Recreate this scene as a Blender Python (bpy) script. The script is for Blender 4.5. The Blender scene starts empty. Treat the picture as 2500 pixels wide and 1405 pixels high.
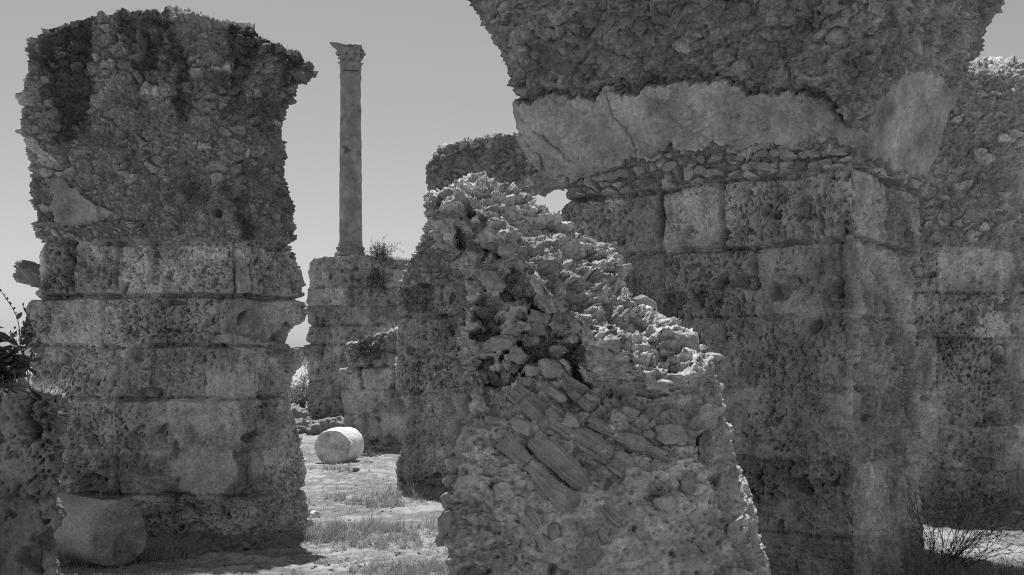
import bpy, bmesh, math, random
import numpy as np
from mathutils import Vector, Quaternion

# ------------------------------------------------------------------ camera, sky, sun, exposure
SC = bpy.context.scene
COL = SC.collection
F, CX, HZ, EYE = 2430.6, 1250.0, 890.0, 1.6      # focal length in photo pixels, principal column, horizon row, eye height
cam_d = bpy.data.cameras.new('camera'); cam = bpy.data.objects.new('camera', cam_d); COL.objects.link(cam)
cam.location = (0, 0, EYE); cam.rotation_euler = (math.radians(90), 0, 0)
cam_d.lens = 35; cam_d.sensor_width = 36; cam_d.shift_y = 0.075
cam_d.clip_start = 0.05; cam_d.clip_end = 4000
SC.camera = cam

SUN_EL, SUN_AZ = math.radians(70), math.radians(-14)      # behind the ruins, slightly left
wd = bpy.data.worlds.new('World'); SC.world = wd; wd.use_nodes = True
nt = wd.node_tree; nt.nodes.clear()
sky = nt.nodes.new('ShaderNodeTexSky'); sky.sky_type = 'NISHITA'; sky.sun_disc = False
sky.sun_elevation = SUN_EL; sky.sun_rotation = SUN_AZ; sky.air_density = 1.0; sky.dust_density = 1.2; sky.ozone_density = 1.0
bw = nt.nodes.new('ShaderNodeRGBToBW'); bg = nt.nodes.new('ShaderNodeBackground'); wo = nt.nodes.new('ShaderNodeOutputWorld')
nt.links.new(sky.outputs[0], bw.inputs[0]); nt.links.new(bw.outputs[0], bg.inputs[0]); nt.links.new(bg.outputs[0], wo.inputs[0])
bg.inputs[1].default_value = 0.093
sl = bpy.data.lights.new('sun', 'SUN'); sun = bpy.data.objects.new('sun', sl); COL.objects.link(sun)
sl.energy = 4.8; sl.angle = math.radians(0.5); sl.color = (1, 1, 1)
sd = Vector((math.sin(SUN_AZ)*math.cos(SUN_EL), math.cos(SUN_AZ)*math.cos(SUN_EL), math.sin(SUN_EL)))
sun.rotation_euler = sd.to_track_quat('Z', 'Y').to_euler(); sun.location = (0, 0, 30)
vs = SC.view_settings; vs.view_transform = 'Standard'; vs.look = 'None'; vs.exposure = 0.22; vs.gamma = 1
SC.render.engine = 'CYCLES'
SC.cycles.max_bounces = 8; SC.cycles.diffuse_bounces = 6
SC.cycles.use_denoising = False; SC.cycles.filter_width = 1.1

RES = 1.2
RNG = random.Random(7)

# ------------------------------------------------------------------ numpy noise
_r = np.random.RandomState(11)
NT = 64*64*64
T1 = _r.rand(NT).astype(np.float32)
JX, JY, JZ = [(_r.rand(NT)*0.9+0.05).astype(np.float32) for _ in range(3)]
RA, RB, RC, RD = [_r.rand(NT).astype(np.float32) for _ in range(4)]

def vnoise(Q, seed=0):
    Q = np.asarray(Q, np.float32) + np.float32(seed*3.717)
    I = np.floor(Q); f = Q-I; I = I.astype(np.int32)
    f = f*f*f*(f*(f*6-15)+10)
    x0 = (I[:, 0] & 63)*4096; x1 = ((I[:, 0]+1) & 63)*4096
    y0 = (I[:, 1] & 63)*64; y1 = ((I[:, 1]+1) & 63)*64
    z0 = I[:, 2] & 63; z1 = (I[:, 2]+1) & 63
    fx, fy, fz = f[:, 0], f[:, 1], f[:, 2]
    a = T1[x0+y0+z0]; a = a+(T1[x1+y0+z0]-a)*fx
    b = T1[x0+y1+z0]; b = b+(T1[x1+y1+z0]-b)*fx
    c = T1[x0+y0+z1]; c = c+(T1[x1+y0+z1]-c)*fx
    d = T1[x0+y1+z1]; d = d+(T1[x1+y1+z1]-d)*fx
    a = a+(b-a)*fy; c = c+(d-c)*fy
    return (a+(c-a)*fz)*2-1

def fbm(Q, oct=4, seed=0, gain=0.5):
    Q = np.asarray(Q, np.float32); s = 0; a = 1.0; t = 0
    for o in range(oct):
        s = s+a*vnoise(Q*(2.03**o), seed+o*5); t += a; a *= gain
    return s/t*1.6

def worley(Q, seed=0):
    Q = np.asarray(Q, np.float32); n = len(Q)
    R1 = np.empty(n, np.float32); R2 = np.empty(n, np.float32); ID = np.empty(n, np.int32); V = np.empty((n, 3), np.float32)
    off = (seed*7919) % NT
    for s in range(0, n, 60000):
        q = Q[s:s+60000]; I = np.floor(q); f = q-I; I = I.astype(np.int32)
        m = len(q); b1 = np.full(m, 9, np.float32); b2 = b1.copy(); bi = np.zeros(m, np.int32); bv = np.zeros((m, 3), np.float32)
        for dx in (-1, 0, 1):
            xx = ((I[:, 0]+dx) & 63)*4096
            for dy in (-1, 0, 1):
                yy = xx+((I[:, 1]+dy) & 63)*64
                for dz in (-1, 0, 1):
                    ii = (yy+((I[:, 2]+dz) & 63)+off) % NT
                    vx = f[:, 0]-(dx+JX[ii]); vy = f[:, 1]-(dy+JY[ii]); vz = f[:, 2]-(dz+JZ[ii])
                    d = vx*vx+vy*vy+vz*vz
                    u = d < b1
                    b2 = np.where(u, b1, np.minimum(b2, d))
                    b1 = np.where(u, d, b1); bi = np.where(u, ii, bi)
                    bv[u, 0] = vx[u]; bv[u, 1] = vy[u]; bv[u, 2] = vz[u]
        R1[s:s+m] = np.sqrt(b1); R2[s:s+m] = np.sqrt(b2); ID[s:s+m] = bi; V[s:s+m] = bv
    return R1, R2, ID, V

def sstep(a, b, x):
    t = np.clip((x-a)/(b-a), 0, 1); return t*t*(3-2*t)

def pxX(px, Y): return (px-CX)/F*Y
def pyZ(py, Y): return EYE+(HZ-py)/F*Y
def gnd(px, py):                                   # photo pixel on flat ground -> (X, Y)
    Y = EYE*F/(py-HZ); return pxX(px, Y), Y
def proj(P): return CX+F*P[:, 0]/P[:, 1], HZ-F*(P[:, 2]-EYE)/P[:, 1]

# ------------------------------------------------------------------ tags and meshes
def tag(o, label=None, cat=None, group=None, kind=None):
    if label: o['label'] = label
    if cat: o['category'] = cat
    if group: o['group'] = group
    if kind: o['kind'] = kind
    return o
def empty(name, loc=(0, 0, 0), label=None, cat=None, group=None):
    o = bpy.data.objects.new(name, None); COL.objects.link(o); o.location = loc; o.empty_display_size = 0.2
    return tag(o, label, cat, group)
def mesh_np(name, V, Fq, mat, parent=None, tone=None, smooth=True, Ft=None, gain=1.0):
    """one mesh object from numpy verts, quad array and/or tri array; verts are in world space, stored relative to the parent"""
    V = np.asarray(V, np.float64).reshape(-1, 3)
    loc = np.array(parent.location) if parent is not None else np.zeros(3)
    base = parent
    while base is not None and base.parent is not None:
        base = base.parent; loc = loc+np.array(base.location)
    me = bpy.data.meshes.new(name)
    Fq = np.zeros((0, 4), np.int32) if Fq is None else np.asarray(Fq, np.int32).reshape(-1, 4)
    Ft = np.zeros((0, 3), np.int32) if Ft is None else np.asarray(Ft, np.int32).reshape(-1, 3)
    me.vertices.add(len(V)); me.vertices.foreach_set('co', (V-loc).astype(np.float32).ravel())
    nl = Fq.size+Ft.size; me.loops.add(nl)
    me.loops.foreach_set('vertex_index', np.concatenate([Fq.ravel(), Ft.ravel()]).astype(np.int32))
    me.polygons.add(len(Fq)+len(Ft))
    st = np.concatenate([np.arange(len(Fq))*4, len(Fq)*4+np.arange(len(Ft))*3]).astype(np.int32)
    me.polygons.foreach_set('loop_start', st)
    me.polygons.foreach_set('use_smooth', np.full(len(st), smooth))
    if tone is not None:
        a = me.attributes.new('tone', 'FLOAT', 'POINT'); a.data.foreach_set('value', np.clip(np.asarray(tone, np.float32).ravel()*gain, .02, .8))
    me.update(calc_edges=True)
    me.materials.append(mat)
    o = bpy.data.objects.new(name, me); COL.objects.link(o)
    if parent is not None: o.parent = parent
    return o

# ------------------------------------------------------------------ materials (all grey: the photograph is monochrome)
def newmat(name):
    m = bpy.data.materials.new(name); m.use_nodes = True; n = m.node_tree; n.nodes.clear()
    out = n.nodes.new('ShaderNodeOutputMaterial'); b = n.nodes.new('ShaderNodeBsdfPrincipled')
    n.links.new(b.outputs[0], out.inputs[0])
    b.inputs['Roughness'].default_value = 0.95; b.inputs['Specular IOR Level'].default_value = 0.08
    return m, n, b
def math_node(n, op, a, b=None):
    q = n.nodes.new('ShaderNodeMath'); q.operation = op
    for i, v in enumerate((a, b)):
        if v is None: continue
        if isinstance(v, (int, float)): q.inputs[i].default_value = v
        else: n.links.new(v, q.inputs[i])
    return q.outputs[0]
def noise_node(n, co, scale, detail=6, rough=0.6):
    q = n.nodes.new('ShaderNodeTexNoise'); q.inputs['Scale'].default_value = scale; q.inputs['Detail'].default_value = detail
    q.inputs['Roughness'].default_value = rough; n.links.new(co, q.inputs['Vector']); return q.outputs['Fac']
def stone_mat(name, use_tone=True, albedo=0.24, var=0.5, grain=0.35, s1=6, s2=70, bump=0.5, bdist=0.012, bs=55, rough=.95):
    m, n, b = newmat(name)
    co = n.nodes.new('ShaderNodeNewGeometry').outputs['Position']
    if use_tone:
        at = n.nodes.new('ShaderNodeAttribute'); at.attribute_name = 'tone'; base = at.outputs['Fac']
    else: base = albedo
    n1 = noise_node(n, co, s1, 5, .6); n2 = noise_node(n, co, s2, 6, .7)
    f1 = math_node(n, 'ADD', math_node(n, 'MULTIPLY', math_node(n, 'SUBTRACT', n1, .5), var*2), 1.0)
    f2 = math_node(n, 'ADD', math_node(n, 'MULTIPLY', math_node(n, 'SUBTRACT', n2, .5), grain*2), 1.0)
    v = math_node(n, 'MULTIPLY', math_node(n, 'MULTIPLY', f1, f2), base)
    n.links.new(v, b.inputs['Base Color'])
    bp = n.nodes.new('ShaderNodeBump'); bp.inputs['Strength'].default_value = bump; bp.inputs['Distance'].default_value = bdist
    n.links.new(noise_node(n, co, bs, 8, .7), bp.inputs['Height']); n.links.new(bp.outputs[0], b.inputs['Normal'])
    b.inputs['Roughness'].default_value = rough
    return m
M_ASH = stone_mat('porous_sandstone', var=.6, grain=.85, s1=7, s2=30, bump=.9, bdist=.011, bs=34)
M_RUB = stone_mat('rubble_concrete', var=.65, grain=.8, s1=9, s2=36, bump=.9, bdist=.012, bs=36)
M_PLA = stone_mat('lime_plaster', var=.6, grain=.8, s1=5, s2=32, bump=.9, bdist=.008, bs=40)
M_ROCK = stone_mat('embedded_rock', var=.5, grain=.5, s1=14, s2=60, bump=.9, bdist=.010, bs=45)
M_MARB = stone_mat('weathered_marble', var=.4, grain=.25, s1=2.5, s2=25, bump=.25, bdist=.01, bs=18)
M_MARB2 = stone_mat('pale_marble', var=.18, grain=.15, s1=5, s2=60, bump=.2, bdist=.006, bs=30, rough=.7)
M_GRAN = stone_mat('speckled_granite', var=.15, grain=1.0, s1=4, s2=55, bump=.4, bdist=.006, bs=70, rough=.8)
M_GND = stone_mat('dry_sandy_ground', var=.3, grain=.4, s1=3, s2=90, bump=.8, bdist=.012, bs=60)
def leaf_mat(name, albedo, var=.5, rough=.6, spec=.2, trans=0.0):
    m, n, b = newmat(name)
    co = n.nodes.new('ShaderNodeNewGeometry').outputs['Position']
    n1 = noise_node(n, co, 23, 3, .6)
    v = math_node(n, 'MULTIPLY', math_node(n, 'ADD', math_node(n, 'MULTIPLY', math_node(n, 'SUBTRACT', n1, .5), var*2), 1.0), albedo)
    n.links.new(v, b.inputs['Base Color']); b.inputs['Roughness'].default_value = rough; b.inputs['Specular IOR Level'].default_value = spec
    if trans > 0:
        out = [q for q in n.nodes if q.type == 'OUTPUT_MATERIAL'][0]
        tr = n.nodes.new('ShaderNodeBsdfTranslucent'); n.links.new(v, tr.inputs[0])
        mx = n.nodes.new('ShaderNodeMixShader'); mx.inputs[0].default_value = trans
        n.links.new(b.outputs[0], mx.inputs[1]); n.links.new(tr.outputs[0], mx.inputs[2]); n.links.new(mx.outputs[0], out.inputs[0])
    return m
M_GRASS = leaf_mat('dry_grass_blades', .36, .6, .8, .1, .3)
M_LEAF = leaf_mat('glossy_leaf', .06, .3, .35, .45, .15)
M_BUSH = leaf_mat('small_leaf', .10, .5, .7, .2, .2)
M_TWIG = leaf_mat('dry_twig', .09, .4, .9, .1)
M_TREE = leaf_mat('tree_leaf', .34, .5, .6, .2, .25)
M_STRAW = leaf_mat('dry_stalk', .35, .4, .9, .1)

# ------------------------------------------------------------------ ground
def gz(x, y):
    Q = np.stack([np.asarray(x, np.float32), np.asarray(y, np.float32), np.zeros(np.shape(x), np.float32)], -1)
    return 0.05*fbm(Q*.35, 3, 3)+0.018*fbm(Q*2.2, 3, 9)
def build_ground():
    ys = [-30, -8, 0]; y = 2.0
    while y < 34: ys.append(y); y += max(.02, y*.0042)
    while y < 3000: ys.append(y); y *= 1.12
    ys = np.array(ys)
    a = np.arange(-5, 6.2, .022); xs = np.concatenate([-np.geomspace(3000, 5.3, 40), a, np.geomspace(6.5, 3000, 40)])
    X, Y = np.meshgrid(xs, ys); x, y = X.ravel(), Y.ravel()
    Q = np.stack([x, y, 0*x], -1)
    z = gz(x, y)
    fine = (np.abs(x) < 8) & (y < 40) & (y > 0)
    z = z*np.exp(-np.maximum(0, np.hypot(x, y-15)-40)/60)
    t = np.full(len(x), .34, np.float32)
    q = Q[fine]
    st = fbm(q*np.array([1.2, 2.6, 1]), 5, 21, .62); sm = fbm(q*np.array([12, 14, 1]), 4, 31, .65)
    z[fine] += .012*sm+.008*fbm(q*30, 3, 5)+.02*st*(1-sstep(-.25, .35, st))
    bare = sstep(-.2, .5, st+.6*sm)
    t[fine] = .19+.13*bare+.05*sm
    R1, R2, ID, _ = worley(q*np.array([16, 16, 1]), 3)            # little pebbles and crumbs
    peb = (RA[ID] > .72)*sstep(.30+.1*RB[ID], .12, R1)
    z[fine] += .014*peb; t[fine] += .06*peb
    nx, ny = len(xs), len(ys)
    i = np.arange(ny-1)[:, None]*nx+np.arange(nx-1)[None]
    f = np.stack([i, i+1, i+nx+1, i+nx], -1).reshape(-1, 4)
    o = mesh_np('ground', np.stack([x, y, z], -1), f, M_GND, None, t)
    tag(o, kind='structure')
build_ground()

# ------------------------------------------------------------------ masonry solids
def perimeter(foot, step, W, corner=.07):
    """closed list of (t, Y): footprint corners given as (t, Y); step[i] = sample spacing on the edge i -> i+1 (metres)"""
    pts = [np.array([t*W, y]) for t, y in foot]; n = len(pts); out = []
    for i in range(n):
        p, q = pts[i], pts[(i+1) % n]; o, r = pts[i-1], pts[(i+2) % n]
        d = q-p; L = np.linalg.norm(d); d = d/L; c = min(corner, L*.3)
        m = max(2, int((L-2*c)/step[i]))
        for k in range(m): out.append(p+d*(c+(L-2*c)*k/(m-1)))
        e = r-q; e = e/np.linalg.norm(e); a = q-d*c; b = q+e*min(corner, np.linalg.norm(r-q)*.3)
        arc = max(2, int(c*1.8/min(step[i], step[(i+1) % n])))
        for k in range(1, arc):
            s = k/arc; out.append(a*(1-s)**2+q*2*s*(1-s)+b*s*s)
    out = np.array(out); return out[:, 0]/W, out[:, 1]

def solid(foot, step, L, R, top, D, DL, DR, dz, z0=-.12, yoff=None, capK=14, caph=.05, corner=.07):
    """closed masonry body: L / R = outlines (px, py) from top to bottom, top = (px, py) ridge line. Returns P(nv,nu,3)"""
    L = np.array(L, float); R = np.array(R, float); top = np.array(top, float)
    zl = pyZ(L[:, 1], DL); zr = pyZ(R[:, 1], DR)
    W = abs(np.mean(R[:, 0])-np.mean(L[:, 0]))/F*D
    t, Y = perimeter(foot, step, W, corner)
    tt = (top[:, 0]-top[0, 0])/(top[-1, 0]-top[0, 0]); zt = pyZ(top[:, 1], DL+(DR-DL)*tt)
    nv = int((zt.max()-z0)/dz); v = np.linspace(0, 1, nv)
    xl = np.interp(v, ((zl-z0)/(zt[0]-z0))[::-1], L[::-1, 0]); xr = np.interp(v, ((zr-z0)/(zt[-1]-z0))[::-1], R[::-1, 0])
    ztop = np.interp(t, tt, zt)
    px = xl[:, None]*(1-t)[None]+xr[:, None]*t[None]
    Z = z0+v[:, None]*(ztop-z0)[None]
    YY = np.repeat(Y[None], nv, 0)
    if yoff is not None: YY = YY+yoff(px, Z, (Y.max()-Y)/(Y.max()-Y.min()))
    X = (px-CX)/F*YY
    P = np.stack([X, YY, Z], -1)
    c = P[-1].mean(0)
    rings = []
    for k in range(1, capK+1):
        s = 1-(k/capK)*.985
        q = c+(P[-1]-c)*s; q[:, 2] = P[-1][:, 2]*s+(1-s)*ztop.mean()+caph*math.sin(min(1, k/capK*2)*math.pi/2)
        rings.append(q)
    return np.concatenate([P, np.array(rings)], 0), nv

def normals(P, blur=9):
    du = np.roll(P, -1, 1)-np.roll(P, 1, 1)
    dv = np.empty_like(P); dv[1:-1] = P[2:]-P[:-2]; dv[0] = P[1]-P[0]; dv[-1] = P[-1]-P[-2]
    n = np.cross(du, dv); n /= np.maximum(np.linalg.norm(n, axis=-1, keepdims=True), 1e-9)
    if blur:
        k = blur; q = np.concatenate([n[:, -k:], n, n[:, :k]], 1); c = np.cumsum(np.concatenate([np.zeros_like(q[:, :1]), q], 1), 1); n = c[:, 2*k+1:]-c[:, :-2*k-1]
        q = np.concatenate([n[:1].repeat(k, 0), n, n[-1:].repeat(k, 0)], 0); c = np.cumsum(np.concatenate([np.zeros_like(q[:1]), q], 0), 0); n = c[2*k+1:]-c[:-2*k-1]
        n /= np.maximum(np.linalg.norm(n, axis=-1, keepdims=True), 1e-9)
    return n

def emit(P, tone, regions, parent):
    """regions: list of (part name, material, face mask (nv-1, nu)); the last takes what is left"""
    nv, nu = P.shape[:2]; V = P.reshape(-1, 3)
    i = np.arange(nv-1)[:, None]*nu+np.arange(nu)[None]; j = np.arange(nv-1)[:, None]*nu+(np.arange(nu)[None]+1) % nu
    Fc = np.stack([i, j, j+nu, i+nu], -1)
    left = np.ones((nv-1, nu), bool); objs = []
    for k, (name, mat, mask) in enumerate(regions):
        m = left & mask if mask is not None else left
        left = left & ~m
        fc = Fc[m]
        if not len(fc): objs.append(None); continue
        u, inv = np.unique(fc, return_inverse=True)
        objs.append(mesh_np(name, V[u], inv.reshape(-1, 4), mat, parent, tone.ravel()[u], gain=1.7))
    return objs

def ashlar(P, px, zl, joints, ls, seed, depth=.045, jw=.016, bulge=.02):
    """coursed blocks. zl: course heights ascending; joints: per course list of (px, strength); ls: strength per line. -> h, tone, block random"""
    z = P[:, 2]+.018*fbm(P*2.3, 3, seed)+.006*fbm(P*14, 2, seed+1)
    zl = np.array(zl); n = len(zl)-1
    ci = np.clip(np.searchsorted(zl, z)-1, 0, n-1)
    k = P[:, 1]/F
    jit = 5*fbm(P*4, 3, seed+2)
    h = np.zeros(len(P), np.float32); bid = np.zeros(len(P), np.int32); de = np.full(len(P), 9., np.float32)
    rag = .6+.5*fbm(P*5, 3, seed+4)
    for c in range(n):
        m = ci == c
        if not m.any(): continue
        zz = z[m]; kk = k[m]; x = px[m]+jit[m]
        js = sorted(joints[c]) if c < len(joints) else []
        jx = np.array([-1e5]+[q[0] for q in js]+[1e5]); stg = np.array([0]+[q[1] for q in js]+[0])
        bi = np.clip(np.searchsorted(jx, x)-1, 0, len(jx)-2)
        d0 = (x-jx[bi])*kk; d1 = (jx[bi+1]-x)*kk
        dv = np.minimum(d0, d1); sv = np.where(d0 < d1, stg[bi], stg[bi+1])
        e0 = zz-zl[c]; e1 = zl[c+1]-zz
        dh = np.minimum(e0, e1); sh = np.where(e0 < e1, ls[c], ls[c+1])
        wv = jw*(.55+.6*np.abs(sv))*(.7+.5*rag[m]); wh = jw*(.55+.6*np.abs(sh))*(.7+.5*rag[m])
        g = np.maximum(0, sv)*np.exp(-(dv/wv)**4)+np.maximum(0, sh)*np.exp(-(dh/wh)**4)
        fill = np.minimum(0, sv)*np.exp(-(dv/.03)**2)+np.minimum(0, sh)*np.exp(-(dh/.03)**2)
        rnd = (np.abs(sv))*np.exp(-dv/.03)+np.abs(sh)*np.exp(-dh/.03)
        h[m] = -depth*np.clip(rag[m], .3, 1.3)*g*(1+.9*(g > .55)*np.clip(g-.55, 0, 1))-.016*rnd
        bid[m] = (c*97+bi*13+seed*331+5) % NT; de[m] = np.minimum(dv, dh)
        h[m] -= .006*fill
    h += bulge*(RA[bid]-.5)
    return h, bid, de

def pits(P, s, dens, seed, zs=1.5, depth=.02):
    Q = P/np.array([s, s, s*zs])+.5*np.stack([fbm(P*(.7/s), 2, seed), fbm(P*(.7/s), 2, seed+7), fbm(P*(.7/s), 2, seed+9)], -1)
    R1, R2, ID, _ = worley(Q, seed)
    r = RA[ID]
    return -depth*(r < dens)*sstep(.58, .34, R1/(.45+.65*RB[ID]))*(.5+RC[ID])

def ridged(P, oct, seed): return 1-np.abs(fbm(P, oct, seed))*2
def weather(P, bid, seed, amp=1.0):
    """sandstone weathering: honeycomb pits, vertical flutes and lumps, varying from block to block"""
    a = RB[bid]; b = RC[bid]; amp = amp*(.45+1.0*RA[(bid*7+3) % NT])
    big = .022*fbm(P*2.2, 3, seed+3)+.014*fbm(P*8, 3, seed+5)+.014*fbm(P*22, 4, seed+12)
    dn = np.clip(.50+.7*fbm(P*1.7, 3, seed+6)+1.1*(a-.5), .06, .98)
    h = big+pits(P, .030, dn, seed+1, 1.4, .026)*amp+pits(P, .052, dn*.75, seed+4, 1.4, .036)*amp+pits(P, .11, dn*.28, seed+2, 1.2, .05)*amp+pits(P, .020, dn*.9, seed+9, 1.3, .016)*amp
    h += pits(P, .24, .16+.2*(a > .7), seed+16, .8, .09)
    fl = fbm(P*np.array([26, 26, 3.0]), 3, seed+8)
    h += .016*fl*(b > .4)*amp
    h += .006*fbm(P*60, 2, seed+11)
    return h

def rubble(P, cell, amp, frac, seed, flat=1.35, tilt=.5):
    Q = P+.35*cell*np.stack([fbm(P/cell*.8, 2, seed), fbm(P/cell*.8, 2, seed+3), fbm(P/cell*.8, 2, seed+5)], -1)
    Q = Q/cell*np.array([1/1.15, 1/1.15, flat/1.15])
    R1, R2, ID, V = worley(Q, seed)
    e = sstep(0, .28, R2-R1)
    st = RA[ID] < frac
    tl = ((RB[ID]-.5)*V[:, 0]+(RC[ID]-.5)*V[:, 1]+(RD[ID]-.5)*V[:, 2])*2*tilt*cell
    h = np.where(st, amp*(.2+.8*RB[ID])*e+tl*e, amp*.15*e*RC[ID])-(.25*amp)*(1-e)
    return h, st*e, ID

def facets(P, cell, seed, k=.5):
    Q = P+.3*cell*np.stack([fbm(P/cell*.9, 2, seed), fbm(P/cell*.9, 2, seed+3), fbm(P/cell*.9, 2, seed+5)], -1)
    R1, R2, ID, V = worley(Q/cell, seed)
    return ((RB[ID]-.5)*V[:, 0]+(RC[ID]-.5)*V[:, 1]+(RD[ID]-.5)*V[:, 2]+.5*(RA[ID]-.5))*2*k*cell, ID

def poly_d(px, py, pts):
    d = np.full(len(px), 1e9)
    for (x0, y0), (x1, y1) in zip(pts[:-1], pts[1:]):
        vx, vy = x1-x0, y1-y0; t = np.clip(((px-x0)*vx+(py-y0)*vy)/(vx*vx+vy*vy+1e-9), 0, 1)
        d = np.minimum(d, np.hypot(px-x0-t*vx, py-y0-t*vy))
    return d
def in_poly(px, py, pts):
    c = np.zeros(len(px), bool); n = len(pts)
    for i in range(n):
        x0, y0 = pts[i]; x1, y1 = pts[(i+1) % n]
        if y0 == y1: continue
        c ^= ((y0 > py) != (y1 > py)) & (px < (x1-x0)*(py-y0)/(y1-y0)+x0)
    return c
def holes(px, py, k, lst):
    h = 0
    for x, y, rx, ry, d in lst: h = h-d*sstep(1.15, .55, np.hypot((px-x)/rx, (py-y)/ry))
    return h
def face(mask, shape): return mask.reshape(shape)[:-1]

def stain(P, seed): return fbm(P*np.array([2.2, 2.2, .7]), 4, seed)

# ---- tall pier on the left
def left_pier():
    D = 9.4
    L = [(98, 72), (84, 120), (78, 180), (64, 270), (55, 310), (70, 360), (84, 420), (70, 470), (76, 520), (88, 560), (98, 600), (92, 640), (92, 700), (62, 745), (58, 800), (64, 860), (80, 940), (112, 1000), (128, 1100), (130, 1360)]
    R = [(766, 166), (768, 184), (756, 198), (734, 208), (722, 236), (692, 268), (688, 350), (692, 375), (683, 450), (692, 490), (706, 560), (724, 600), (736, 680), (749, 735), (748, 782), (722, 798), (712, 815), (702, 838), (736, 846), (738, 880), (716, 925), (708, 960), (716, 1010), (740, 1070), (750, 1130), (748, 1200), (760, 1240), (768, 1300), (772, 1345)]
    top = [(98, 72), (112, 66), (150, 62), (200, 58), (310, 55), (390, 64), (462, 70), (480, 84), (530, 92), (610, 98), (660, 120), (700, 140), (740, 152), (766, 166)]
    foot = [(0, 9.42), (.74, 9.4), (1, 9.95), (.9, 10.9), (.1, 10.9)]
    s = .0078/RES
    P, nv = solid(foot, [s, s, .03, .05, .03], L, R, top, D, 9.45, 9.95, s)
    N = normals(P); sh = P.shape[:2]; p = P.reshape(-1, 3); px, py = proj(p); z = p[:, 2]
    zc = [pyZ(y, D) for y in (1480, 1340, 1212, 1100, 972, 845, 722, 592)]
    J = [[], [(300, .3), (420, .3)], [(170, -.5), (292, .5), (432, .2), (572, .4), (612, .5)], [(155, .3), (268, -.6), (410, .2), (590, .4), (680, .3)],
         [(150, .4), (292, .6), (500, .3), (612, .3)], [(130, .3), (243, .8), (535, .4), (645, .5)], [(100, .3), (182, .5), (283, .9), (578, 1.3), (622, .8)]]
    h, bid, de = ashlar(p, px, zc, J, [0, .5, .85, .5, .95, 1.15, 1.4, .8], 3, .065, .021)
    h = h+weather(p, bid, 3)
    lo = np.exp(-((z-(pyZ(1160, D)))/.3)**2)
    tA = .275*(.80+.40*RD[bid])*(1+.4*fbm(p*3, 5, 15))*(1-.25*sstep(.1, .7, fbm(p*np.array([9, 9, 4]), 4, 16)))
    tA = tA+.07*np.exp(-(de/.03)**2)*sstep(0.0, .6, fbm(p*1.7, 3, 81))            # pale mortar left in some joints
    pat = sstep(.12, -.12, np.hypot((px-500)/78, (py-1150)/62)-1+.2*fbm(p*7, 3, 5)); tA = tA*(1-pat)+.33*pat; h = h*(1-.75*pat); tA = tA+.09*np.exp(-((z-pyZ(1100, D)+.02*fbm(p*3, 2, 4))/.03)**2)*(px < 420)
    # rubble core above
    hr, st, ID = rubble(p, .125, .06, .42, 5, 1.35, .35); hr2, st2, ID2 = rubble(p, .05, .03, .5, 6)
    up = sstep(600, 60, py)
    fl_, IF_ = facets(p, .05, 12, .4); fl2, _ = facets(p, .022, 14, .4); hr = hr*(.55+.6*up)+.6*hr2+fl_+fl2+.07*fbm(p*1.5, 3, 44)+.022*fbm(p*14, 4, 45)+.03*fbm(p*5, 3, 43)
    tR = .145*(1+.3*fbm(p*4, 4, 46))+st*(.02+.16*RC[ID]**3)+st2*.09*RC[ID2]**4
    lich = sstep(.15, .75, 1.35*stain(p*np.array([1.4, 1.4, .8]), 61)+.8*sstep(360, 60, py)-.42+.25*fbm(p*9, 3, 62)); tR = tR*(1-.62*lich)
    # the plaster remnant
    pp = in_poly(px+12*fbm(p*8, 4, 9), py+12*fbm(p*8, 4, 10), [(107, 428), (164, 443), (219, 488), (275, 523), (235, 542), (149, 548), (128, 498)]) & (p[:, 1] < 9.8)
    hr = np.where(pp, .03+.012*fbm(p*10, 4, 3), hr); tR = np.where(pp, .195*(1+.3*fbm(p*6, 4, 3)), tR)
    band = (py > 542) & (py < 602) & (px < 345)
    hb, sb, IB = rubble(p, .075, .05, .85, 8, 2.0, .3)
    hr = np.where(band & ~pp, hb+.01, hr); tR = np.where(band & ~pp, .15+.08*RC[IB]*sb, tR)
    w = sstep(-5, 5, 590+8*fbm(p*3, 3, 71)-py)
    H = np.clip(h*(1-w)+hr*w, -.22, .12)+holes(px, py, 1, [(533, 522, 11, 12, .16), (590, 890, 25, 30, .05), (555, 460, 14, 7, .05), (250, 515, 10, 30, .05)])
    cap = np.zeros(sh, bool); cap[nv:] = True
    T = tA*(1-w)+tR*w
    P2 = (p+N.reshape(-1, 3)*H[:, None]).reshape(P.shape)
    root = empty('ruined_pier', (pxX(430, 10), 10, 0), 'tall free-standing pier left of the column, rubble top with a jutting right corner', 'ruined pier')
    emit(P2, T, [('plaster_patch', M_PLA, face(pp & (w > .5), sh)), ('coursed_blocks', M_ASH, face(w < .5, sh)), ('rubble_core', M_RUB, None)], root)
    return root, P2
LP, LP_P = left_pier()

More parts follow.
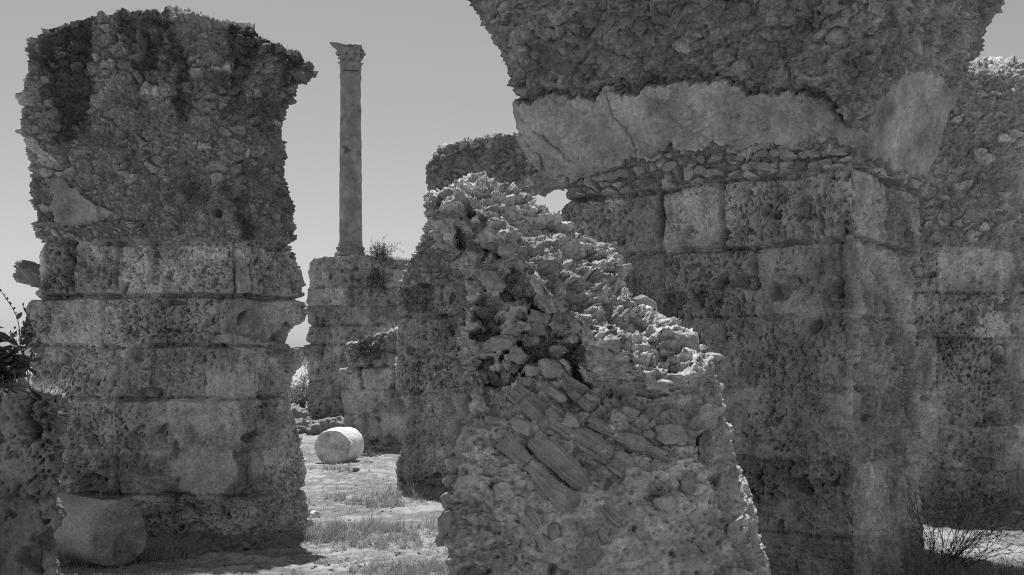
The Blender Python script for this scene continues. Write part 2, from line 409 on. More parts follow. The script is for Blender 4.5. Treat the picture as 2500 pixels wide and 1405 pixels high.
# ---- big pier with the springing of a broken vault, right
def right_pier():
    D = 7.0
    L = [(1095, -112), (1130, 0), (1140, 40), (1165, 75), (1186, 100), (1200, 140), (1232, 178), (1246, 215), (1258, 240), (1256, 275), (1266, 305), (1272, 345), (1300, 392), (1345, 425), (1384, 446), (1380, 478), (1364, 530), (1360, 620), (1350, 900), (1350, 1420)]
    R = [(2540, -112), (2480, 0), (2440, 35), (2425, 60), (2405, 105), (2382, 165), (2330, 235), (2302, 300), (2290, 350), (2262, 425), (2268, 450), (2248, 480), (2246, 620), (2232, 640), (2236, 760), (2240, 900), (2246, 1100), (2250, 1250), (2262, 1340), (2268, 1400)]
    top = [(1095, -112), (1300, -130), (1500, -118), (1700, -140), (2000, -125), (2200, -135), (2540, -112)]
    foot = [(0, 8.45), (.818, 7.0), (1, 8.1), (.93, 9.25), (.12, 10.0)]
    zo = [0, 2.95, 3.10, 3.3, 3.6, 3.75, 4.0, 4.2, 4.6]; oo = [0, 0, .03, .12, .24, .31, .45, .55, .62]
    yoff = lambda px, Z, fr: -np.interp(Z, zo, oo)*sstep(0, .45, fr)
    s = .0068/RES
    P, nv = solid(foot, [s, s*1.1, .04, .06, .03], L, R, top, D, 8.4, 8.1, s, yoff=yoff)
    N = normals(P); sh = P.shape[:2]; p = P.reshape(-1, 3); px, py = proj(p); z = p[:, 2]
    zc = [-.3, .36, .877, 1.424, 1.946, 2.487, 3.0]
    J = [[(1980, .2)], [(1750, .15), (2088, .2)], [(1930, .2), (2088, .3)], [(1800, .15), (2085, .25)], [(1612, 1.0), (1838, .8), (2050, .4), (2150, .6), (2200, .8)], [(1540, .5), (1611, 1.6), (1760, 1.3), (2085, .5), (2175, .5)]]
    h, bid, de = ashlar(p, px, zc, J, [0, .4, .5, .5, .75, 1.05, 1.2], 13, .07, .021)
    h = h+weather(p, bid, 13, .75)
    obl = sstep(2075, 2110, px)
    h = h+obl*(.032*fbm(p*np.array([22, 22, 1.6]), 3, 33)+.014*fbm(p*np.array([48, 48, 5]), 2, 34))
    tA = .24*(.82+.38*RD[bid])*(1+.4*fbm(p*2.6, 5, 25))*(1-.25*sstep(.1, .7, fbm(p*np.array([9, 9, 4]), 4, 26)))
    tA = (tA+.05*np.exp(-(de/.03)**2)*sstep(.1, .6, fbm(p*1.7, 3, 82)))*(1+.12*obl)  # oblique face's block tone raised: bounce light off the sunny ground, in the colour
    h = h+holes(px, py, 1, [(1900, 715, 30, 22, .10), (1935, 690, 22, 18, .06), (1850, 690, 22, 16, .04), (2052, 705, 26, 26, .10), (2040, 745, 30, 10, .04), (1895, 527, 14, 9, .07), (2003, 545, 9, 26, .07), (1916, 478, 9, 20, .05),
                            (1998, 488, 7, 14, .05), (2175, 545, 12, 60, .06), (2150, 640, 14, 45, .05), (2215, 650, 14, 40, .08), (1590, 600, 12, 18, .05), (2030, 1050, 40, 7, .02)])
    # rubble band, plaster, vault
    hb, sb, IB = rubble(p, .13, .055, .7, 18, 1.8, .25); hb2, sb2, IB2 = rubble(p, .06, .03, .6, 19, 1.4)
    hb = hb+.5*hb2+.01*fbm(p*16, 3, 7); tB = .145+.13*sb*(.3+RC[IB])
    Q = p*np.array([1, 1, 1.5])
    hv, sv, IV = rubble(Q, .17, .03, .6, 28, 1.2, .25); hv2, IV2 = facets(Q, .10, 29, .32); hv3, IV3 = facets(Q, .035, 30, .28)
    hv = hv+hv2+hv3+.06*fbm(p*1.6, 3, 47)+.02*fbm(p*12, 4, 48)-.03*sstep(.8, 1, ridged(p*3.2, 4, 31))
    tV = .14*(1+.4*fbm(p*3, 4, 49))+.05*sv*RC[IV]**2
    tV = tV*(1+.3*(RA[IV2]-.5)); hb = hb+.7*hv3
    # upper plaster edge (ragged) follows the photo: left ~y 235, right falls away
    edge = np.interp(px, [1250, 1290, 1330, 1450, 1480, 1560, 1650, 1760, 1840, 1930, 2010, 2060, 2110, 2150, 2200, 2260, 2300], [250, 255, 232, 236, 215, 225, 205, 200, 222, 225, 238, 300, 318, 240, 178, 172, 200])+16*fbm(p*6, 4, 50)+7*fbm(p*26, 3, 52)
    low = np.interp(px, [1250, 1300, 1400, 1560, 1600, 1700, 1900, 2020, 2060, 2110, 2200, 2300], [390, 405, 432, 388, 368, 356, 356, 345, 345, 388, 432, 450])+20*fbm(p*6, 4, 51)+8*fbm(p*22, 3, 58)
    ins = np.minimum(py-edge, low-py)
    hv = hv-.09*np.exp(-(np.maximum(0, edge-py)/16)**2)*(px < 2060)
    hp = .035+.012*fbm(p*9, 5, 53)+.025*fbm(p*2.5, 3, 54)+pits(p, .04, .35+.3*fbm(p*2, 2, 59), 57, .8, .010)
    for c, wd_, dp in (([(1484, 225), (1500, 270), (1512, 300), (1545, 335), (1560, 390)], 2.2, .035), ([(1280, 285), (1330, 330), (1372, 355), (1398, 390)], 3.5, .04), ([(1268, 318), (1320, 375), (1345, 418)], 4, .05), ([(1930, 225), (1945, 300)], 1.6, .012)):
        hp = hp-dp*np.exp(-(poly_d(px+9*fbm(p*10, 4, 3), py+9*fbm(p*10, 4, 4), c)/(wd_*.7))**2)*sstep(-.9, .0, fbm(p*6, 2, 6))
    bl, sbl, IBL = rubble(p, .10, .04, .4, 37, 1.8, .3)
    lowp = sstep(230, 345, py)*sstep(1500, 1650, px)*(px < 2090); hp = hp+np.maximum(0, bl)*lowp*sbl
    tP = .21*(1+.42*fbm(p*4, 5, 55))+.03*sbl*lowp
    wp = sstep(-5, 7, ins+5*fbm(p*40, 2, 66))
    above = (py < edge)
    hu = np.where(above | ((px > 2010) & (px < 2115) & (z > 3.3)), hv, hb); tU = np.where(above, tV, tB)
    hu = hu*(1-wp)+hp*wp; tU = tU*(1-wp)+tP*wp
    w = sstep(-.012, .012, z-3.0-.02*fbm(p*4, 3, 57))
    H = h*(1-w)+hu*w; T = tA*(1-w)+tU*w
    P2 = (p+N.reshape(-1, 3)*H[:, None]).reshape(P.shape)
    root = empty('vault_pier', (2.0, 8.4, 0), 'massive block pier at the right whose plastered vault springing flares out at its top', 'ruined pier')
    emit(P2, T, [('coursed_blocks', M_ASH, face(w < .5, sh)), ('plaster_band', M_PLA, face((wp > .5), sh)), ('rubble_band', M_RUB, face(~above & (z < 3.6), sh)), ('vault_core', M_RUB, None)], root)
    return root, P2, N
RP, RP_P, RP_N = right_pier()

# ---- generic further walls
def wall(name, label, cat, foot, steps, L, R, top, D, DL, DR, dz, zc, J, ls, seed, zsplit, cell=.12, alb=.19, yoff=None, ramp=.055, flat=1.35, frac=.55, lichk=.5, jw=.018, jd=.05, pale=()):
    P, nv = solid(foot, steps, L, R, top, D, DL, DR, dz, yoff=yoff)
    N = normals(P); sh = P.shape[:2]; p = P.reshape(-1, 3); px, py = proj(p); z = p[:, 2]
    h, bid, de = ashlar(p, px, zc, J, ls, seed, jd, jw)
    h = h+weather(p, bid, seed, 1.5 if name == 'wall_stub' else 1.0)
    tA = alb*1.1*(.80+.40*RD[bid])*(1+.4*fbm(p*2.6, 5, seed+25))*(1-.25*sstep(.1, .7, fbm(p*np.array([9, 9, 4]), 4, seed+26)))+.05*np.exp(-(de/.03)**2)*sstep(.1, .6, fbm(p*1.7, 3, seed+60))
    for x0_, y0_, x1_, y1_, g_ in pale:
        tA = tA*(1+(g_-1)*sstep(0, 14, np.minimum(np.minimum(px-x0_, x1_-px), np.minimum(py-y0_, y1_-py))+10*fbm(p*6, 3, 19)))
    hr, st, ID = rubble(p, cell, ramp, frac, seed+5, flat); hr2, st2, ID2 = rubble(p, cell*.45, ramp*.5, .5, seed+6)
    fl_, _ = facets(p, cell*.4, seed+12, .4); hr = hr+.7*hr2+fl_+.06*fbm(p*1.5, 3, seed+44)+.012*fbm(p*16, 3, seed+45)
    tR = alb*.85*(1+.3*fbm(p*4, 4, seed+46))+st*(.02+.14*RC[ID]**3)
    zs = zsplit(px) if callable(zsplit) else zsplit
    cap = np.zeros(sh, bool); cap[nv:] = True
    lich = sstep(.2, .8, stain(p, seed+61)+lichk*sstep(-1.0, 0, z-z.max())-.2); tR = tR*(1-.55*lich)
    w = np.maximum(sstep(-.02, .02, z-zs-.05*fbm(p*3, 3, seed+57)), cap.ravel()*1.0)
    H = h*(1-w)+hr*w; T = tA*(1-w)+tR*w
    P2 = (p+N.reshape(-1, 3)*H[:, None]).reshape(P.shape)
    c = P2[0].mean(0)
    root = empty(name, (c[0], c[1], 0), label, cat)
    emit(P2, T, [('coursed_blocks', M_ASH, face(w < .5, sh)), ('rubble_core', M_RUB, None)], root)
    return root, P2

# middle pier behind the foreground chunk (its crown overhangs right, towards the big pier)
D = 12.6
MP, MP_P = wall('ruined_pier', 'pitted block pier with a rubble crown seen between the column and the foreground rubble chunk', 'ruined pier',
    [(0, 12.6), (.9, 12.5), (1, 13.0), (.95, 13.8), (.12, 13.8)], [.012, .02, .05, .06, .03],
    [(1072, 362), (1066, 390), (1036, 412), (1040, 430), (1060, 480), (1048, 520), (1034, 570), (1008, 630), (985, 680), (972, 710), (970, 785), (966, 860), (967, 950), (988, 985), (990, 1030), (984, 1090), (966, 1130), (965, 1215)],
    [(1420, 352), (1400, 415), (1322, 440), (1282, 462), (1270, 560), (1270, 1215)],
    [(1072, 362), (1110, 352), (1180, 345), (1270, 345), (1420, 352)], D, 12.7, 12.7, .012,
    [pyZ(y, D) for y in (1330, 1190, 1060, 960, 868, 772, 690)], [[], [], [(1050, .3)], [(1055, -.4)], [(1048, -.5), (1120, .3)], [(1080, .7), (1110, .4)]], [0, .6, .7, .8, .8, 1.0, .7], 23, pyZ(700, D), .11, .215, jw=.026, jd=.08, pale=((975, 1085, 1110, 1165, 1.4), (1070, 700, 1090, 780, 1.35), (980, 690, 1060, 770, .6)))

# back wall below the column, nearer part, sloping rubble top
D = 18.4
BW, BW_P = wall('ruined_wall', 'low block wall with sloping grassy top behind the bright marble drum', 'ruined wall',
    [(0, 18.4), (.9, 18.3), (1, 19.0), (.9, 19.8), (.1, 19.8)], [.018, .04, .06, .08, .05],
    [(842, 838), (846, 890), (825, 900), (830, 960), (838, 1000), (838, 1120)], [(1130, 800), (1130, 1120)],
    [(842, 838), (880, 848), (905, 842), (930, 822), (955, 812), (1000, 806), (1130, 800)], D, 18.5, 18.4, .018,
    [pyZ(y, D) for y in (1180, 1085, 1010, 950, 895, 840, 790)], [[(900, .2)], [(860, .4), (930, .3)], [(870, .5), (940, .4)], [(882, 1.0), (960, .3)], [(905, .7), (938, .6)], []], [0, .3, .5, .6, .9, .5, .3], 33, pyZ(850, D), .12, .2, jw=.030, jd=.09)

# far plinth wall that carries the column
D = 28.0
CW, CW_P = wall('ruined_wall', 'tall far block wall that carries the standing marble column on its top', 'ruined wall',
    [(0, 28), (.97, 28), (1, 29.5), (.97, 30), (.06, 30)], [.026, .06, .1, .1, .08],
    [(757, 640), (750, 665), (756, 690), (747, 740), (752, 800), (745, 860), (752, 930), (750, 1040)], [(1130, 640), (1130, 1040)],
    [(757, 640), (768, 634), (800, 631), (850, 624), (905, 626), (960, 634), (1030, 640), (1130, 640)], D, 28.2, 28, .026,
    [pyZ(y, D) for y in (1060, 975, 930, 885, 840, 793, 745, 700, 655, 615)], [[], [(790, .5), (830, .3)], [(815, .4)], [(788, 1.0), (835, .5)], [(800, .5), (850, .4)], [(785, .3), (860, .3)], [(790, .4), (850, .3)], [(800, .3), (920, .4)], [(840, .2)]], [0, .5, .5, .6, 1.0, 1.0, .6, .5, .5, .3], 43, pyZ(600, D), .2, .18, jw=.045, jd=.12)

# wall behind the right pier
D = 11.2
KW, KW_P = wall('ruined_wall', 'block and rubble wall at the right picture edge behind the vaulted pier, shaded ground at its foot', 'ruined wall',
    [(0, 11.6), (.62, 11.05), (1, 12.0), (.95, 13.4), (.05, 13.4)], [.0115, .0115, .06, .08, .05],
    [(2050, 170), (2050, 1260)], [(2720, 190), (2715, 400), (2700, 600), (2690, 1260)],
    [(2050, 172), (2330, 176), (2380, 172), (2430, 176), (2500, 174), (2720, 186)], D, 12.0, 12.0, .0115,
    [pyZ(y, D) for y in (1300, 1150, 1040, 936, 825, 715, 607)], [[], [(2300, .2)], [(2290, .3), (2400, .2)], [(2290, .5), (2460, .3)], [(2295, .7), (2455, .4)], [(2290, .8), (2455, .6)]], [0, .5, .6, .7, 1.0, 1.0, .7], 53, pyZ(607, D), .13, .245,
    yoff=lambda px, Z, fr: np.interp(Z, [0, 4.85, 5.15], [0, 0, .45])*sstep(.3, .8, fr)-0.0, frac=.4, ramp=.06)

# near stub at the left edge
D = 5.3
SW, SW_P = wall('wall_stub', 'low pitted wall stub at the left picture edge with a leafy plant on top', 'ruined wall',
    [(0, 5.3), (1, 5.25), (.97, 6.0), (.05, 6.0)], [.006, .009, .03, .02],
    [(-420, 930), (-420, 1700)], [(122, 956), (152, 968), (158, 1010), (146, 1045), (130, 1065), (136, 1130), (128, 1170), (138, 1200), (122, 1225), (148, 1262), (142, 1285), (112, 1310), (126, 1340), (120, 1375), (145, 1405), (150, 1500), (160, 1700)],
    [(-420, 930), (-100, 950), (0, 962), (60, 964), (122, 956)], D, 5.4, 5.35, .006,
    [pyZ(y, D) for y in (1750, 1490, 1210, 940)], [[], [(-60, .2)], [(70, .2), (-150, .3)]], [0, .3, .5, .2], 63, pyZ(900, D), .09, .115)

# ---- embedded rocks: angular stones from randomly cut spheres
def ico(sub):
    bm = bmesh.new(); bmesh.ops.create_icosphere(bm, subdivisions=sub, radius=1)
    V = np.array([v.co[:] for v in bm.verts]); T = np.array([[v.index for v in f.verts] for f in bm.faces]); bm.free(); return V/np.linalg.norm(V, axis=1, keepdims=True), T
ICO = {k: ico(k) for k in (3, 4, 5)}
def rock_shape(seed, sub=4, cuts=8, sharp=60, rough=.05):
    V, T = ICO[sub]; r = np.random.RandomState(seed)
    ax = np.concatenate([np.eye(3), -np.eye(3)])+r.randn(6, 3)*.28
    n = np.concatenate([ax, r.randn(cuts, 3)]); n /= np.linalg.norm(n, axis=1, keepdims=True); d = np.concatenate([r.uniform(.62, .86, 6), r.uniform(.72, 1.0, cuts)])
    dt = np.maximum(V@n.T, .08); q = d/dt
    rad = -np.log(np.exp(-sharp*np.minimum(q, 1.6)).sum(1)+np.exp(-sharp*1.22))/sharp
    P = V*rad[:, None]
    P = P*(1+rough*fbm(V*2.2+seed*3.1, 4, seed % 17)[:, None]+.6*rough*fbm(V*8+seed*1.3, 4, seed % 13)[:, None]+.25*rough*fbm(V*22+seed*1.7, 3, seed % 11)[:, None])
    return P, T
def rock(name, parent, c, r, seed, rot=None, alb=.22, sub=4, mat=None, rough=.05, label=None):
    P, T = rock_shape(seed, sub, rough=rough)
    P = P*np.array(r)
    if rot is not None:
        R = np.array(rot.to_matrix()); P = P@R.T
    P = P+np.array(c)
    t = alb*(1+.25*fbm(P*14, 3, seed % 29))
    o = mesh_np(name, P, None, mat or M_ROCK, parent, t, True, T)
    if label: o['label'] = label
    return o

# ---- foreground rubble chunk: a fallen piece of vault, leaning, its right flank a slope
def chunk():
    D = 5.0
    L = [(1130, 424), (1085, 440), (1052, 468), (1048, 500), (1062, 535), (1098, 575), (1105, 610), (1130, 650), (1140, 700), (1138, 740), (1132, 800), (1130, 850), (1118, 880), (1150, 940), (1140, 1000), (1120, 1060), (1115, 1120), (1110, 1180), (1095, 1230), (1090, 1290), (1100, 1340), (1105, 1405), (1090, 1680)]
    R = [(1190, 424), (1260, 455), (1318, 488), (1345, 508), (1392, 540), (1440, 565), (1490, 590), (1522, 612), (1528, 640), (1516, 690), (1560, 735), (1600, 765), (1640, 792), (1672, 815), (1702, 850), (1738, 880), (1746, 920), (1758, 970), (1762, 1010), (1775, 1050), (1782, 1100), (1806, 1150), (1835, 1205), (1842, 1250), (1858, 1300), (1868, 1360), (1880, 1405), (1930, 1680)]
    top = [(1130, 424), (1150, 418), (1170, 420), (1190, 424)]
    def yoff(px, Z, fr):
        py = HZ-F*(Z-EYE)/D
        f = sstep(.35, .75, fr); sh = px.shape; x, y = px.ravel(), py.ravel(); m = D/F
        q = np.stack([x/90, y/90, 0*x], -1)
        x = x+16*fbm(q, 4, 90); y = y+16*fbm(q+9, 4, 91)
        ry = np.interp(x, [1040, 1120, 1200, 1270, 1335, 1400, 1470, 1540, 1600, 1650, 1740, 1800], [515, 500, 565, 640, 705, 768, 838, 895, 925, 930, 905, 890])
        dy = ry-y                                       # above the brow positive: the flank leans back into the sun
        up = np.maximum(dy, 0)*m*(.95+.2*fbm(q*1.3+4, 3, 92))+.05*fbm(q*np.array([1.2, 5, 1]), 3, 94)*sstep(0, 60, dy)
        lo = np.maximum(-dy, 0)
        cw = sstep(1480, 1400, x)
        cave = (.30*sstep(0, 50, lo)*(.5+.8*sstep(-.3, .3, fbm(q*1.6+2, 3, 93)))+.08*sstep(60, 230, lo))*cw*sstep(1030, 880, y)+.05*sstep(0, 40, lo)*(1-cw)*sstep(1060, 960, y)
        brow = -.08*np.exp(-(dy/38)**2)
        lowb = -.26*sstep(900, 1350, y)
        flank = .22*sstep(1640, 1860, x+(y-1100)*-.35)*sstep(900, 1050, y)
        return ((up+cave+brow+lowb+flank).reshape(sh))*f
    s = .0056/RES
    P, nv = solid([(0, 5.05), (1, 5.0), (.93, 6.4), (.1, 6.3)], [s, .008, .03, .012], L, R, top, D, 5.15, 5.3, s, yoff=yoff, caph=.04, corner=.16)
    N = normals(P, 22); sh = P.shape[:2]; p = P.reshape(-1, 3)
    py0 = HZ-F*(p[:, 2]-EYE)/D; px0 = CX+F*p[:, 0]/p[:, 1]
    rx = np.interp(py0, [500, 565, 640, 705, 768, 838, 895, 930], [1060, 1200, 1270, 1335, 1400, 1470, 1540, 1600])
    dd = px0-rx
    h1, s1, I1 = rubble(p, .12, .045, .4, 71, 1.2, .3); fa, IF = facets(p*np.array([.7, .7, 1.5]), .09, 86, .5); fb, IG = facets(p*np.array([.8, .8, 1.3]), .036, 87, .4); h2, s2, I2 = rubble(p, .05, .024, .55, 72, 1.2, .4)
    crust = sstep(30, -25, np.abs(dd-20)-35)*sstep(900, 800, py0)*sstep(400, 480, py0)
    slope = sstep(20, 120, dd)*sstep(960, 820, py0)
    smooth = sstep(980, 1200, py0)*sstep(1180, 1260, px0)
    rgh = .10+.25*crust+.15*slope+.4*sstep(0, -60, dd)*sstep(1050, 950, py0)
    rgh = rgh*(1-.6*smooth); fk = .5+.25*np.maximum(crust, slope)-.36*smooth+.3*sstep(-.2, .4, fbm(p*2.4, 3, 88))
    H = (h1+h2)*rgh+(fa+fb)*fk+.05*fbm(p*2.2, 4, 73)+.03*fbm(p*7, 3, 74)+.008*fbm(p*24, 4, 75)+.006*fbm(p*70, 2, 76)
    H = H+pits(p, .028, .35+.3*fbm(p*2, 2, 77), 78, 1.0, .016)+pits(p, .07, .25, 79, 1.0, .03)
    lay = fbm(np.stack([p[:, 0]*2.5, p[:, 1]*2.5, (p[:, 2]+.10*p[:, 0])*34], -1), 3, 80)
    ly = sstep(830, 860, py0)*sstep(960, 925, py0)*sstep(1410, 1450, px0)*sstep(1720, 1680, px0)
    H = H+.035*lay*ly
    T = .25*(1+.35*fbm(p*4, 5, 83))*(1+.35*(RA[IF]-.5))+.05*s2*RC[I2]**3
    lich = sstep(.0, .5, fbm(p*5, 4, 84)-.1)*np.maximum(crust*1.0, sstep(620, 520, py0)*sstep(30, -40, dd))
    T = T*(1-.6*lich)*(1-.12*np.maximum(crust, .6*slope))
    P2 = (p+N.reshape(-1, 3)*H[:, None]).reshape(P.shape)
    root = empty('vault_fragment', (pxX(1450, 5.4), 5.4, 0), 'large jagged rubble chunk in the foreground with slanted slabs in its face', 'ruin fragment')
    emit(P2, T, [('rubble_mass', M_RUB, None)], root)
    fr = P2[:nv].reshape(-1, 3); fpx, fpy = proj(fr); nn = N[:nv].reshape(-1, 3)
    ok = (nn[:, 1] < .15); fr, fpx, fpy, nn = fr[ok], fpx[ok], fpy[ok], nn[ok]
    def surf(x, y):
        d = (fpx-x)**2+(fpy-y)**2; i = np.argsort(d)[:9]; return fr[i].mean(0), nn[i].mean(0)
    # stones: (px, py, rx, ry, tilt degrees)
    st = [(1259, 666, 36, 23, -8), (1310, 688, 19, 34, 28), (1320, 776, 30, 20, -25), (1310, 802, 32, 16, 10), (1266, 871, 30, 24, 0), (1220, 839, 42, 22, -10), (1194, 882, 20, 16, 0), (1326, 880, 24, 22, 0), (1300, 830, 24, 18, 0),
          (1202, 681, 32, 34, 0), (1108, 587, 30, 14, -20), (1230, 551, 13, 26, 35), (1126, 519, 30, 14, -15), (1572, 738, 34, 15, -20), (1684, 832, 20, 28, 30), (1722, 872, 27, 14, 5),
          (1511, 642, 9, 10, 0), (1516, 668, 11, 20, 0), (1128, 899, 26, 13, -20), (1122, 928, 22, 22, 0), (1160, 930, 20, 15, -40), (1209, 929, 17, 26, 25), (1246, 958, 22, 20, 0), (1130, 985, 22, 32, 0), (1130, 1045, 30, 25, 0),
          (1101, 1087, 18, 19, 0), (1095, 1124, 23, 21, 0), (1146, 1095, 30, 56, -18), (1091, 1168, 24, 20, 0), (1152, 1182, 24, 42, -12), (1077, 1218, 18, 20, 0), (1107, 1268, 50, 34, 25), (1088, 1316, 32, 22, 0), (1197, 1217, 14, 30, 0),
          (1636, 1063, 42, 28, -5), (1628, 1237, 28, 32, 20), (1723, 1103, 20, 42, -10), (1434, 1348, 27, 40, -5), (1474, 1312, 14, 28, 30), (1237, 1008, 19, 17, 0), (1272, 1042, 28, 20, -20), (1205, 1032, 26, 18, 0), (1190, 996, 24, 15, 0),
          (1735, 872, 24, 12, 0), (1735, 920, 12, 30, 0), (1715, 945, 16, 18, 0), (1774, 1056, 13, 24, 10), (1826, 1222, 13, 28, 10), (1345, 905, 34, 22, -25), (1300, 905, 22, 18, 0), (1350, 960, 34, 20, -30), (1390, 1030, 24, 18, 0),
          (1165, 620, 26, 20, 10), (1240, 610, 24, 18, 0), (1180, 760, 28, 20, 0), (1230, 730, 30, 22, 0), (1270, 770, 24, 18, 15), (1210, 800, 26, 18, -10), (1160, 840, 20, 26, 0), 
          (1620, 800, 30, 18, -25), (1250, 900, 22, 16, 0), (1280, 940, 24, 18, 0), (1540, 1010, 26, 16, -10), (1700, 1010, 18, 30, -10),
          (1680, 1180, 20, 26, 0), (1760, 1180, 16, 30, -10), (1790, 1290, 18, 32, -10), (1300, 1180, 18, 14, 0), (1350, 1300, 16, 22, 30)]
    for i, (x, y, rx_, ry_, tl) in enumerate(st):
        c, n = surf(x, y); k = c[1]/F
        r = (rx_*k*1.02, max(rx_, ry_)*k*.75, ry_*k*1.02)
        q = Quaternion((0, 1, 0), math.radians(-tl)) @ Quaternion((RNG.uniform(-1, 1), RNG.uniform(-1, 1), RNG.uniform(-1, 1)), .25)
        big = max(rx_, ry_) > 34
        rock('embedded_stone', root, c+n*r[1]*.05, r, 100+i, q, .30+.12*RNG.random(), 5 if big else 4, None, .13)
    # slanted layered slabs: (x0, y0, x1, y1, width px, lift)
    sl_ = [(1221, 1068, 1407, 1252, 42, .03), (1292, 1066, 1535, 1280, 54, .035), (1322, 1012, 1540, 1150, 54, .035), (1276, 1246, 1378, 1374, 48, .03), (1424, 1028, 1650, 1124, 36, .03), (1324, 893, 1460, 1004, 58, .07), (1250, 966, 1345, 1042, 54, .08)]
    for i, (x0, y0, x1, y1, w, lift) in enumerate(sl_):
        a, na = surf(x0, y0); b, nb = surf(x1, y1)
        d = b-a; Ln = np.linalg.norm(d); d = d/Ln; n = na+nb; n = n-d*(n@d); n /= np.linalg.norm(n); s_ = np.cross(n, d)
        W = w*5/F; th = .10
        nu_, nw_ = int(Ln/.006), int((W+2*th)/.004)
        U, Q = np.meshgrid(np.linspace(0, 1, nu_), np.linspace(-1, 1, nw_), indexing='ij'); U, Q = U.ravel(), Q.ravel()
        wx = Q*(W/2+th); fl = np.clip(wx, -W/2, W/2); dep = -np.maximum(0, np.abs(wx)-W/2)
        W = W; fl = fl*(1.08-.3*U*(i % 2)-.12*(1-U)); loc = np.stack([U*Ln, wx, 0*U], -1)+i*5.0
        stria = fbm(loc*np.array([2.2, 95, 1]), 3, 40+i)*.006+fbm(loc*np.array([5, 30, 1]), 3, 50+i)*.008+fbm(loc*np.array([22, 22, 1]), 3, 60+i)*.007
        endd = np.minimum(U, 1-U)*Ln; endr = endd+.012*fbm(loc*28, 2, 5)
        u1, u2 = .38+.2*(i % 3), 3.0; seg = (U > u1)*1.0+(U > u2)*1.0; brk = np.minimum(np.abs(U-u1+.02*fbm(loc*30, 2, 8)), np.abs(U-u2+.02*fbm(loc*30, 2, 9)))*Ln
        hh = lift*(1-.55*U)-.16*sstep(.028, 0, endr)+stria-.02*np.exp(-(brk/.005)**2)*(i % 3 != 1)+.006*np.sin(seg*2.3+i)+.014*fbm(loc*9, 4, 12)
        wob = .016*fbm(loc*np.array([7, 0, 0]), 3, 70+i)*np.sign(Q)
        Pq = a+d*(U*Ln)[:, None]+s_*(fl+wob+.2*stria)[:, None]+n*(hh+dep)[:, None]
        idx = np.arange(nu_-1)[:, None]*nw_+np.arange(nw_-1)[None]
        fq = np.stack([idx, idx+nw_, idx+nw_+1, idx+1], -1).reshape(-1, 4)
        tn = .33*(1+.2*fbm(loc*np.array([4, 60, 1]), 3, 20)+.2*fbm(loc*6, 3, 22))
        mesh_np('slanted_slab', Pq, fq, M_ROCK, root, tn)
    return root
chunk()

# rounded stones bedded in the band between the blocks and the plaster of the big pier
def band_stones():
    fr = RP_P[:-15].reshape(-1, 3); nn = RP_N[:-15].reshape(-1, 3); fx, fy = proj(fr); ok = (nn[:, 1] < .1) & (fy < 500) & (fy > 320); fr, nn, fx, fy = fr[ok], nn[ok], fx[ok], fy[ok]
    r = random.Random(3); pos = []
    x = 1385
    while x < 2080:
        y = np.interp(x, [1385, 1500, 1600, 1700, 1800, 1900, 2080], [452, 428, 408, 392, 383, 378, 376]); pos.append((x, y+r.uniform(-5, 5), r.uniform(12, 21), r.uniform(8, 12)))
        if 1690 < x < 2040 and r.random() < .8: pos.append((x+r.uniform(-9, 9), y+26+r.uniform(-4, 4), r.uniform(14, 26), r.uniform(9, 13)))
        if 1560 < x < 2050 and r.random() < .45: pos.append((x, y-24, r.uniform(9, 16), r.uniform(6, 9)))
        x += r.uniform(26, 42)
    for i, (x, y, a, b) in enumerate(pos):
        j = np.argsort((fx-x)**2+(fy-y)**2)[:9]; c, n = fr[j].mean(0), nn[j].mean(0); k = c[1]/F
        rock('band_stone', RP, c-n*a*k*.15, (a*k*1.1, a*k*.8, b*k*1.15), 500+i, Quaternion((r.uniform(-1, 1), r.uniform(-1, 1), r.uniform(-1, 1)), .3), r.uniform(.26, .42), 4, None, .10)
band_stones()

# projecting stone at the left pier's edge
k = 9.6/F
rock('projecting_stone', LP, (pxX(104, 9.75), 9.75, pyZ(672, 9.75)), (82*k, .24, 31*k), 915, Quaternion((0, 1, 0), .3), .26, 5, M_ASH, .16)

rock('projecting_stone', LP, (pxX(732, 9.95), 9.95, pyZ(178, 9.95)), (40*k, .2, 26*k), 911, Quaternion((0, 1, 0), .3), .2, 5, M_RUB, .16)

